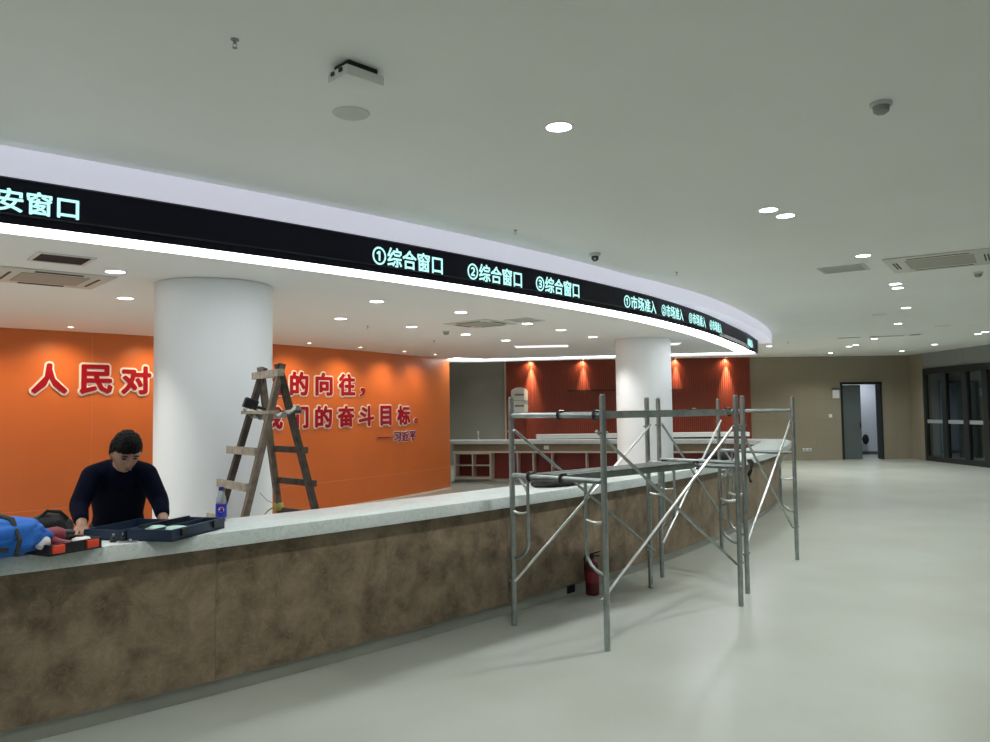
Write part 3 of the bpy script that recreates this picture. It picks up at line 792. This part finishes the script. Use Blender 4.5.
t = soft('black_bag', 'black_cloth', 'crumpled black bag on the counter near the far scaffold posts', 'bag', 27.72, -32.5, (.16, .42, .085), 9.)
MB().tube([(.10, .20, .07), (.14, .28, .09), (.15, .34, .05), (.11, .36, .02)], .008, 8).build('handle', 'black_cloth', t)

# ================================================================== FIRE EXTINGUISHER
t = thing('fire_extinguisher', 'dark red fire extinguisher standing on the floor by the counter', 'extinguisher', (*pol(28.03, -40.54), 0), R_(-40))
t.scale = (1, 1, .92)
MB().lathe([(0, .004), (.052, .004), (.060, .012), (.060, .27), (.052, .305), (.03, .325), (.022, .335), (.022, .345)], n=28).build('cylinder', 'ext_red', t)
MB().lathe([(.022, .345), (.024, .35), (.024, .372), (.015, .378)], n=18).build('valve', 'black_plastic', t)
h = MB(); h.bar((-.02, 0, .375), (.085, 0, .415), .020, .010); h.bar((-.02, 0, .372), (.080, 0, .372), .020, .008); h.build('lever', 'black_plastic', t)
MB().tube([(-.015, 0, .362), (-.06, 0, .365), (-.078, 0, .33), (-.074, 0, .2), (-.068, 0, .12)], .009, 8).build('hose', 'black_plastic', t)
MB().lathe([(.0605, .12), (.0605, .22)], n=28, cap=False).build('label', 'drill_red', t)

# ================================================================== STEP LADDER
lad = thing('step_ladder', 'weathered wooden A-frame step ladder standing behind the counter', 'ladder', (-1.62, 5.72, 0))
NP, FP = Vector((-1.53, 5.58, 1.905)), Vector((-1.735, 5.83, 1.895))
def leg_dir(dx, dy): return Vector((dx, dy, -1))
legs = {'a': (NP, leg_dir(-.203, -.14)), 'b': (NP, leg_dir(.218, .14)), 'c': (FP, leg_dir(-.285, -.04)), 'd': (FP, leg_dir(.065, .22))}
def lp(k, z):
    p, d = legs[k]; return p + d*(p.z-z)
for k, m_ in (('a', 'wood_grey'), ('b', 'wood_dark'), ('c', 'wood_dark'), ('d', 'wood_grey')):
    p, d = legs[k]; q = lp(k, .003); top = p - d.normalized()*.06
    MB().bar(top, q, .042, .05, (.6, -.8, 0)).build('leg', m_, lad, world=True)
def rung(k1, k2, z, m_, e1, e2, w=.055):
    a, c = lp(k1, z), lp(k2, z); d = (c-a).normalized()
    n = Vector((-.026, -.018, 0)) if k1 == 'c' else Vector((.024, -.006, 0))
    MB().bar(a-d*e1+n, c+d*e2+n, .022, w, (0, 0, 1)).build('rung', m_, lad, world=True)
for z in (.36, .61, .855, 1.10, 1.345): rung('c', 'a', z, 'wood_pale', .15, -.005)
for z in (.36, .615, .87, 1.105, 1.345): rung('d', 'b', z, 'wood_dark', -.01, .05, .045)
MB().bar(FP+Vector((-.06, .03, -.005)), NP+Vector((.015, -.035, -.005)), .05, .05, (0, 0, 1)).build('top_bar', 'wood_pale', lad, world=True)
MB().bar(lp('c', 1.62)+Vector((-.035, .02, 0)), lp('a', 1.62)+Vector((.03, -.02, 0)), .09, .022).build('tread', 'wood_pale', lad, world=True)
MB().bar(lp('d', 1.62)+Vector((-.02, .02, .0)), lp('b', 1.62)+Vector((.06, -.02, 0)), .06, .022).build('tread', 'wood_dark', lad, world=True)
# rag over the tread
rg = MB(); g = {}
P0_, P1_ = lp('c', 1.64)+Vector((-.02, 0, 0)), lp('b', 1.64)+Vector((.05, 0, 0))
N = 24; Wd = 6; vs = []; fs = []
for i in range(N+1):
    u = i/N; c = P0_.lerp(P1_, u); sag = -.10*math.sin(PI*u)**2 - .03*math.sin(u*9)
    for j in range(Wd+1):
        v = j/Wd - .5
        vs.append(c + Vector((-.05*v, -.12*v, sag*(1-abs(v)*.6) - abs(v)*.05 + .02*math.sin(i*1.3+j)+.03)))
for i in range(N):
    for j in range(Wd): fs.append((i*(Wd+1)+j, (i+1)*(Wd+1)+j, (i+1)*(Wd+1)+j+1, i*(Wd+1)+j+1))
n = len(vs); vs2 = [p+Vector((0, 0, -.008)) for p in vs]
rg.add(vs+vs2, fs+[tuple(k+n for k in f)[::-1] for f in fs])
tag(rg.build('rag', 'rag', smooth=80), 'pale crumpled rag slung across the ladder below its top', 'rag')
q = lp('c', 1.62)
tb = thing('ladder_block', 'small dark block resting on the left tread of the ladder', 'block', (q.x+.005, q.y-.02, 1.633), R_(30))
MB().box((0, 0, .05), (.10, .06, .075), Matrix.Rotation(.35, 3, 'Y')).build('block', 'black_plastic', tb, bevel=.008)
MB().tube([(.04, 0, .03), (.11, 0, .008)], .012, 8).build('stub', 'black_plastic', tb)
# yellow tape knot on the rear leg
q = lp('d', .90)
kn = thing('tape_knot', 'yellow tape knotted round the middle ladder leg at counter height', 'tape', (q.x, q.y, q.z))
MB().lathe([(.036, -.03), (.043, -.012), (.040, .01), (.034, .03)], n=14).build('wrap', 'yellow', kn)
MB().tube([(-.03, -.02, 0), (-.07, -.05, -.03), (-.10, -.08, -.075)], .006, 6).build('loose_end', 'yellow', kn)
MB().tube([(-.02, -.02, .02), (-.08, -.03, .05), (-.13, -.04, .11)], .003, 6).build('wire_end', 'device_grey', kn)

# ================================================================== THINGS ON THE COUNTER
ZT = .9405
# cola bottle
p = (-1.722, 4.94)
t = thing('cola_bottle', 'plastic cola bottle with blue label on counter before ladder', 'bottle', (*p, ZT), R_(-70))
MB().lathe([(.022, .0), (.030, .004), (.032, .02), (.031, .035), (.032, .05), (.031, .115), (.032, .125), (.029, .15), (.018, .178), (.0125, .19), (.0125, .205)], n=24).build('bottle_body', 'pet_clear', t)
MB().lathe([(.0335, .028), (.034, .032), (.0338, .108), (.0332, .112)], n=28).build('label', 'cola_blue', t)
MB().lathe([(.0155, .195), (.016, .198), (.016, .212), (.0145, .216)], n=20).build('cap', 'cap_blue', t)
def on_can(mb, poly, r, z0, az):
    vs = [(r*math.cos(az+x/r), r*math.sin(az+x/r), z0+z) for x, z in poly]
    mb.add(vs, [tuple(range(len(vs)))])
cir = [(.017*math.cos(R_(a)), .017*math.sin(R_(a))) for a in range(0, 360, 15)]
lg = MB(); on_can(lg, cir, .0345, .078, 0); lg.build('logo_disc', 'logo_white', t)
up = [(.0155*math.cos(R_(a)), .0155*math.sin(R_(a))) for a in range(18, 170, 12)] + [(-.008, .006), (.0, .0055), (.008, .0025)]
lg = MB(); on_can(lg, up, .0347, .078, 0); lg.build('logo_red', 'logo_red', t)
lo = [(.0155*math.cos(R_(a)), .0155*math.sin(R_(a))) for a in range(195, 350, 12)] + [(.008, -.0065), (0, -.0035), (-.008, -.002)]
lg = MB(); on_can(lg, lo, .0347, .078, 0); lg.build('logo_blue', 'cap_blue', t)

# open navy tool box: tray and lid hinged in the middle
TBX = (-1.715, 4.175); ang = math.atan2(.975, .22)
tbx = thing('tool_box', 'open navy blue tool box lying flat near the counter edge', 'tool box', (*TBX, ZT), ang)   # local x = long side, y = towards lid
def tray(y0, y1, x0, x1, h, name, hole=.012):
    b = MB(); b.box(((x0+x1)/2, (y0+y1)/2, .006), (x1-x0, y1-y0, .012))
    for y in (y0+hole/2, y1-hole/2): b.box(((x0+x1)/2, y, h/2), (x1-x0, hole, h))
    for x in (x0+hole/2, x1-hole/2): b.box((x, (y0+y1)/2, h/2), (hole, y1-y0-2*hole, h))
    return b.build(name, 'navy_plastic', tbx)
tray(0, .27, 0, .50, .062, 'tray'); tray(.285, .54, .0, .44, .055, 'lid')
MB().tube([(.05, .277, .05), (.45, .277, .05)], .008, 8).build('hinge', 'black_plastic', tbx)
for x in (.10, .40): MB().box((x, -.006, .04), (.05, .012, .035)).build('latch', 'black_plastic', tbx)
MB().bar((.06, .235, .068), (.46, .21, .068), .018, .014).build('handle', 'black_plastic', tbx)
MB().box((.25, .13, .035), (.47, .008, .05)).build('partition', 'navy_plastic', tbx)
for i, (x, y, lb) in enumerate(((.14, .19, 'pale green plastic pouch in the tool box, the one nearer the lid'), (.15, .075, 'pale green plastic pouch in the tool box, the one nearer the bottle'))):
    w = Matrix.Translation((*TBX, ZT)) @ Matrix.Rotation(ang, 4, 'Z') @ Vector((x, y, .0125))
    o = MB().ball((0, 0, .025), (.072, .048, .034), 3, lambda p: slump(p, 4.+i, .2)); zmin = min(v[2] for v in o.v); o.v = [(v[0]+w.x, v[1]+w.y, v[2]-zmin+w.z) for v in o.v]
    tag(o.build('parts_pouch', 'pale_green', smooth=60), lb, 'pouch')
for i, (x0, y0, x1, y1, m_, lb) in enumerate(((.28, .06, .44, .09, 'black_plastic', 'black screwdriver lying in the tool box tray'), (.28, .19, .45, .17, 'steel_bright', 'steel spanner lying in the tool box tray'))):
    Mx = Matrix.Translation((*TBX, ZT)) @ Matrix.Rotation(ang, 4, 'Z')
    a, c = Mx @ Vector((x0, y0, .027)), Mx @ Vector((x1, y1, .027))
    if i == 0:
        t = thing('screwdriver', lb, 'screwdriver', a); MB().tube([a, a.lerp(c, .05), a.lerp(c, .5), a.lerp(c, .55)], .013, 10, radii=[.010, .014, .013, .008]).build('handle', m_, t, world=True)
        MB().tube([a.lerp(c, .55), c], .004, 8).build('shaft', 'steel_bright', t, world=True)
    else:
        b = MB().bar(a, c, .016, .007); b.lathe([(.016, -.004), (.016, .004)], a, 12); b.lathe([(.017, -.004), (.017, .004)], c, 12); tag(b.build('spanner', m_), lb, 'spanner')

# black drill case with orange latches
DC = (-2.165, 3.955); da = R_(62)
dc = thing('drill_case', 'open black tool case with two orange latches beside the blue bag', 'tool case', (*DC, ZT), da)  # x along front
b = MB(); w, dp, hh, th = .28, .20, .055, .012
b.box((0, 0, .006), (w, dp, .012))
for s in (-1, 1): b.box((0, s*(dp/2-th/2), hh/2), (w, th, hh)); b.box((s*(w/2-th/2), 0, hh/2), (th, dp-2*th, hh))
b.build('tray', 'black_plastic', dc, bevel=.004)
for x in (-.095, .085): MB().box((x, -dp/2-.006, .030), (.062, .014, .040)).build('latch', 'latch_orange', dc, bevel=.003)
Mx = Matrix.Translation((*DC, ZT)) @ Matrix.Rotation(da, 4, 'Z')
w0 = Mx @ Vector((-.02, .0, .0125))
dr = thing('power_drill', 'dark red power drill lying in the open black case', 'drill', w0, da)
MB().tube([(-.12, .02, .065), (-.10, .02, .065), (.0, .025, .068), (.03, .025, .068)], .04, 16, radii=[.026, .041, .042, .030]).build('motor_body', 'drill_red', dr)
MB().tube([(.03, .025, .068), (.045, .025, .068), (.085, .028, .068), (.095, .028, .068)], .02, 14, radii=[.022, .022, .017, .008]).build('chuck', 'black_plastic', dr)
MB().tube([(-.05, .0, .05), (-.03, -.04, .036), (.0, -.085, .024)], .022, 12, radii=[.026, .022, .022]).build('grip', 'drill_red', dr)
MB().ball((-.11, -.035, .05), (.038, .03, .035), 3).build('battery_cap', 'pale_pink' if 'pale_pink' in M else 'logo_white', dr)
w1 = Mx @ Vector((.075, -.02, .0125))
o = MB().ball((0, 0, .03), (.055, .045, .030), 3, lambda p: slump(p, 12., .25)); zmin = min(v[2] for v in o.v); o.v = [(v[0]+w1.x, v[1]+w1.y, v[2]-zmin+w1.z) for v in o.v]
tag(o.build('white_cloth', 'paper', smooth=60), 'crumpled white cloth in the black drill case', 'cloth')
# loose sockets and key between case and tool box
for i, (x, y, lb) in enumerate(((-2.035, 4.20, 'black socket bit on the counter, nearest the black case'), (-2.005, 4.245, 'black socket bit on the counter, middle of three'), (-1.975, 4.275, 'black socket bit on the counter, nearest the tool box'))):
    t = thing('socket_bit', lb, 'socket bit', (x, y, ZT), 0, 'loose socket bits on the counter')
    MB().lathe([(.017, 0), (.017, .018), (.012, .022), (.012, .03), (.008, .03)], n=14).build('sleeve', 'black_plastic', t)
    MB().lathe([(.007, .03), (.007, .042), (.004, .044)], n=6).build('tip', 'steel_bright', t)
b = MB().bar((-1.955, 4.245, ZT+.006), (-1.86, 4.215, ZT+.006), .014, .008); b.lathe([(.018, -.005), (.018, .005)], (-1.955, 4.245, ZT+.006), 14); b.bar((-1.99, 4.16, ZT+.005), (-1.90, 4.19, ZT+.005), .008, .008)
tag(b.build('steel_key', 'steel_bright'), 'bright steel key lying beside the tool box lid', 'tool')

# blue bag hanging over the counter edge
bb = thing('blue_bag', 'bright blue fabric bag lying over the counter edge at left', 'bag', (-2.495, 3.655, ZT), R_(42))
def bagshape(p):
    q = Vector((math.copysign(abs(p.x)**.72, p.x), math.copysign(abs(p.y)**.75, p.y), math.copysign(abs(p.z)**.8, p.z)))
    n = noise.noise_vector(p*2.1+Vector((2, 5, 1)))*.10 + noise.noise_vector(p*5.)*.03
    q += n
    if q.z < 0: q.z *= .85
    return q
mb = MB().ball((0, .02, .095), (.38, .20, .10), 5, bagshape); zm = min(v[2] for v in mb.v); mb.v = [(x, y, z-zm+.001) for x, y, z in mb.v]
mb.build('body', 'blue_cloth', bb, smooth=60)
def flap(p):
    q = bagshape(p); return q
mb = MB().ball((-.03, .005, .115), (.36, .20, .075), 4, lambda p: bagshape(p+Vector((.1, .05, .1)))); mb.build('flap', 'blue_cloth', bb, smooth=60)
MB().tube([(.20, -.205, .03), (.215, -.205, .10), (.20, -.12, .19), (.17, .03, .20), (.14, .16, .14)], .011, 8).build('strap', 'strap', bb)
MB().box((-.02, -.205, .075), (.38, .012, .022), Matrix.Rotation(.06, 3, 'Y')).build('zip_band', 'strap', bb)
# part hanging over the edge
mb = MB().ball((-.16, -.235, -.03), (.16, .028, .055), 3, bagshape); mb.build('hanging_corner', 'blue_dark_cloth', bb, smooth=60)

# black bag at the back edge of the counter
t = soft('black_bag', 'black_cloth', 'rounded black cloth bag between the blue bag and the man', 'bag', 27.61, -49.12, (.12, .115, .10), 21.)
MB().tube([(.05, -.06, .13), (.06, -.02, .17), (.06, .04, .16), (.05, .08, .12)], .009, 8).build('handle', 'black_cloth', t)

# ================================================================== PERSON (leaning on the counter)
FX, FY = -2.44, 5.10
dirf = Vector((.45, -.893)).normalized()
PR = math.atan2(dirf.y, dirf.x) - PI/2      # local +y = facing, +x = the man's right
# local x must be the man's right: facing +y, right hand is +x
def loft(mb, rings, n=20):
    """rings: (centre, axis_a, axis_b) with vectors already scaled"""
    vs = []; fs = []
    for c, a, b_ in rings:
        vs += [c + a*math.cos(2*PI*k/n) + b_*math.sin(2*PI*k/n) for k in range(n)]
    for i in range(len(rings)-1):
        for k in range(n): fs.append((i*n+k, i*n+(k+1) % n, (i+1)*n+(k+1) % n, (i+1)*n+k))
    fs.append(tuple(range(n))[::-1]); fs.append(tuple((len(rings)-1)*n+k for k in range(n)))
    mb.add(vs, fs)
V = Vector
def limb(mb, pts, radii, n=14):
    # smooth tapered limb with round ends
    P = [V(p) for p in pts]; out = []; rr = []
    for i in range(len(P)-1):
        for k in range(6):
            u = k/6; out.append(P[i].lerp(P[i+1], u)); rr.append(radii[i]*(1-u)+radii[i+1]*u)
    out.append(P[-1]); rr.append(radii[-1])
    sm = [out[0]] + [(out[i-1]+out[i]*2+out[i+1])/4 for i in range(1, len(out)-1)] + [out[-1]]
    mb.tube(sm, .01, n, True, rr); mb.ball(sm[0], (rr[0],)*3, 2); mb.ball(sm[-1], (rr[-1],)*3, 2)
shR, shL = V((.150, .240, 1.245)), V((-.148, .250, 1.245))
elR, elL = V((.222, .33, 1.075)), V((-.225, .315, 1.075))
wrR, wrL = V((.200, .50, .985)), V((-.235, .46, .985))
HC = V((-.03, .375, 1.385))                       # head centre
hrot = Matrix.Rotation(R_(14), 3, 'Z') @ Matrix.Rotation(R_(-30), 3, 'X')   # turned to the man's left, looking down
def headshape(p):
    x, y, z = p.x, p.y, p.z
    q = V((x, y, z))
    if z < 0:
        k = (-z)**1.4; q.x *= 1-.36*k; q.y *= (1-.16*k) if y > 0 else (1-.50*k)
    if y > 0: q.y = y*(.94 - .05*abs(x)); 
    if y < 0: q.x *= 1.05
    g = lambda cx, cz, sx, sz: math.exp(-((x-cx)/sx)**2-((z-cz)/sz)**2) if y > 0 else 0
    q.y += .27*g(0, -.20, .15, .17) + .10*g(0, .02, .11, .2)          # nose
    q.y -= .13*(g(.40, .08, .20, .13)+g(-.40, .08, .20, .13))         # eye sockets
    q.y += .06*(g(.38, .27, .28, .08)+g(-.38, .27, .28, .08))         # brow
    q.y += .09*g(0, -.50, .26, .09) - .05*g(0, -.41, .3, .06) + .10*g(0, -.83, .25, .16)
    q.y += .04*(g(.45, -.18, .2, .2)+g(-.45, -.18, .2, .2))           # cheeks
    return q
HS = (.078, .098, .122)
def remesh(mb, voxel, smooth_it, name, m):
    me = bpy.data.meshes.new('tmp'); me.from_pydata([tuple(p) for p in mb.v], [], mb.f)
    bm = bmesh.new(); bm.from_mesh(me); bmesh.ops.recalc_face_normals(bm, faces=bm.faces); bm.to_mesh(me); bm.free()
    o = bpy.data.objects.new('tmp', me); COL.objects.link(o)
    r = o.modifiers.new('r', 'REMESH'); r.mode = 'VOXEL'; r.voxel_size = voxel
    if smooth_it:
        s = o.modifiers.new('s', 'SMOOTH'); s.iterations = smooth_it; s.factor = .5
    out = meshify(o); bpy.data.objects.remove(o); bpy.data.meshes.remove(me)
    out.name = name; out.materials.clear(); out.materials.append(M[m]); out.shade_smooth()
    return out
body = MB()
body.ball(HC, HS, 5, headshape, hrot)
for s in (-1, 1):
    body.ball(HC + hrot @ V((s*.079, -.006, -.006)), (.010, .022, .032), 2, None, hrot)
limb(body, [V((-.008, .27, 1.255)), V((-.012, .315, 1.315)), HC+hrot @ V((0, -.025, -.05))], [.062, .055, .056])
spine = [(V((0, -.06, .86)), .155, .11), (V((0, -.02, .98)), .14, .10), (V((0, .09, 1.11)), .155, .105), (V((0, .19, 1.21)), .155, .10), (V((0, .26, 1.285)), .085, .07)]
def torso(mb, k):
    rings = []
    for i, (c, a, b_) in enumerate(spine):
        t_ = (spine[min(i+1, len(spine)-1)][0]-spine[max(i-1, 0)][0]).normalized()
        rings.append((c, V((a*k, 0, 0)), t_.cross(V((1, 0, 0)))*b_*k))
    loft(mb, rings, 24)
torso(body, .93)
limb(body, [shR, elR, wrR], [.050, .040, .028]); limb(body, [shL, elL, wrL], [.050, .040, .028])
for s in (1, -1):
    limb(body, [V((s*.09, -.06, .88)), V((s*.11, -.03, .48)), V((s*.115, -.10, .09))], [.082, .058, .042])
    limb(body, [V((s*.115, -.11, .05)), V((s*.125, .06, .035))], [.04, .035])
def hand(mb, wr, s, yaw):
    """palm resting on the counter; s=+1 right hand (thumb on the inner side)"""
    rot = Matrix.Rotation(yaw, 3, 'Z')
    c = lambda x, y, z: V((wr.x, wr.y, 0)) + rot @ V((x, y, 0)) + V((0, 0, .9405+z))
    limb(mb, [wr, c(0, .02, .032)], [.028, .027])
    for k in range(4):
        x = s*(-.030+.020*k); mbx = [c(x*.7, .02, .026), c(x, .085, .020)]
        limb(mb, mbx, [.016, .0125], 10)
    for k, ln in enumerate((.068, .078, .072, .056)):
        x = s*(-.030+.020*k); sp = s*(-.012+.008*k)
        limb(mb, [c(x, .085, .020), c(x+sp*.4, .085+ln*.45, .024), c(x+sp*.8, .085+ln*.78, .014), c(x+sp, .085+ln*.97, .009)], [.0098, .0090, .0082, .0074], 10)
    limb(mb, [c(-s*.02, .025, .022), c(-s*.052, .055, .017), c(-s*.062, .088, .011)], [.014, .0105, .0085], 10)
hand(body, wrR, 1, R_(-4)); hand(body, wrL, -1, R_(8))
me = remesh(body, .0052, 2, 'person', 'skin')
# lips
me.materials.append(M['lip'])
person = bpy.data.objects.new('person', me); COL.objects.link(person)
person.location = (FX, FY, 0)
# local x (man's right) -> world (-.893,-.45) when local y faces dirf : this is a rotation by PR combined with a mirror, so flip x
person.rotation_euler = (0, 0, PR)
tag(person, 'man in navy sweater leaning with both hands on the counter, looking down', 'person')
def child(me, name):
    o = bpy.data.objects.new(name, me); COL.objects.link(o); o.parent = person; return o
sw = MB(); torso(sw, 1.06)
limb(sw, [V((.05, .235, 1.275)), shR], [.070, .068]); limb(sw, [V((-.05, .24, 1.275)), shL], [.070, .068])
for a, e, w_ in ((shR, elR, wrR), (shL, elL, wrL)):
    limb(sw, [a, e, e.lerp(w_, .72)], [.068, .056, .043])
    for k in (.28, .42, .56, .70): sw.ball(e.lerp(w_, k), (.054-.012*k,)*3, 2)
    sw.ball(a.lerp(e, .88), (.060, .060, .060), 2)
limb(sw, [V((0, .215, 1.20)), V((-.005, .262, 1.265)), V((-.009, .288, 1.290))], [.095, .086, .070])
child(remesh(sw, .009, 4, 'sweater', 'sweater'), 'sweater')
tr = MB()
loft(tr, [(V((0, -.06, .80)), V((.165, 0, 0)), V((0, .12, 0))), (V((0, -.05, .95)), V((.15, 0, 0)), V((0, .112, 0)))], 20)
for s in (1, -1): limb(tr, [V((s*.09, -.06, .86)), V((s*.11, -.03, .48)), V((s*.115, -.10, .10))], [.098, .075, .062])
child(remesh(tr, .014, 3, 'trousers', 'trouser'), 'trousers')
for s in (1, -1):
    sh = MB(); limb(sh, [V((s*.115, -.12, .05)), V((s*.125, .03, .045)), V((s*.128, .10, .035))], [.048, .045, .034]); sh.v = [(x, y, max(z, .002)) for x, y, z in sh.v]
    child(remesh(sh, .012, 2, 'shoe', 'black_plastic'), 'shoe')
def hairshape(p):
    q = headshape(p)
    x, y, z = p
    line_ = .36 - .12*abs(x) if y > .35 else (-.05 if y > -.1 else -.45)
    if -.1 < y <= .35: line_ = -.05 + (.41-.05)*max(0, (y-.05)/.30) if y > .05 else -.05 - .40*max(0, (.05-y)/.15)
    if z > line_:
        k = min(1, (z-line_)/.16); n = noise.noise(V((x*7, y*7, z*3)))*.06 + noise.noise(V((x*16, y*16, z*8)))*.04
        return q*(1.03+.12*k + n*k) + V((0, .05*k if y > .2 else 0, .05*k))
    return q*.90
hr = MB(); hr.ball(HC, HS, 5, hairshape, hrot); me = bpy.data.meshes.new('hair'); me.from_pydata([tuple(p) for p in hr.v], [], hr.f); me.materials.append(M['hair']); me.shade_smooth(); child(me, 'hair')
for s in (-1, 1):
    e = MB(); e.ball(HC + hrot @ V((s*.031, .083, .008)), (.0125, .006, .0045), 2, None, hrot); o = e.build('eye', 'hair', person)
    e = MB(); e.ball(HC + hrot @ V((s*.033, .091, .030)), (.019, .006, .0038), 2, None, hrot); o = e.build('eyebrow', 'hair', person)
e = MB(); e.ball(HC + hrot @ V((0, .0945, -.060)), (.022, .006, .006), 2, None, hrot); e.build('lips', 'lip', person)

# ================================================================== WORLD, CAMERA, VIEW
w = bpy.data.worlds.new('world'); S.world = w; w.use_nodes = True
w.node_tree.nodes['Background'].inputs[0].default_value = (.01, .012, .016, 1); w.node_tree.nodes['Background'].inputs[1].default_value = 1
cam = bpy.data.cameras.new('camera'); cam.sensor_width = 36; cam.sensor_fit = 'HORIZONTAL'; cam.lens = 785*36/990; cam.clip_start = .05
co = bpy.data.objects.new('camera', cam); COL.objects.link(co)
pitch, roll = R_(2.88), R_(-.78)
rt, up, fw_ = V((1, 0, 0)), V((0, -math.sin(pitch), math.cos(pitch))), V((0, math.cos(pitch), math.sin(pitch)))
r2 = rt*math.cos(roll) + up*math.sin(roll); u2 = up*math.cos(roll) - rt*math.sin(roll)
co.matrix_world = Matrix.Translation((0, 0, 1.61)) @ Matrix((r2, u2, -fw_)).transposed().to_4x4()
S.camera = co
S.view_settings.view_transform = 'Standard'; S.view_settings.look = 'None'; S.view_settings.exposure = 0.; S.view_settings.gamma = 1
S.view_settings.use_curve_mapping = False
try:
    S.cycles.use_denoising = True
    S.cycles.max_bounces = 8; S.cycles.diffuse_bounces = 4; S.cycles.glossy_bounces = 3; S.cycles.transparent_max_bounces = 8
    S.cycles.sample_clamp_indirect = 3.0; S.cycles.use_light_tree = True; S.cycles.caustics_reflective = False
except Exception: pass
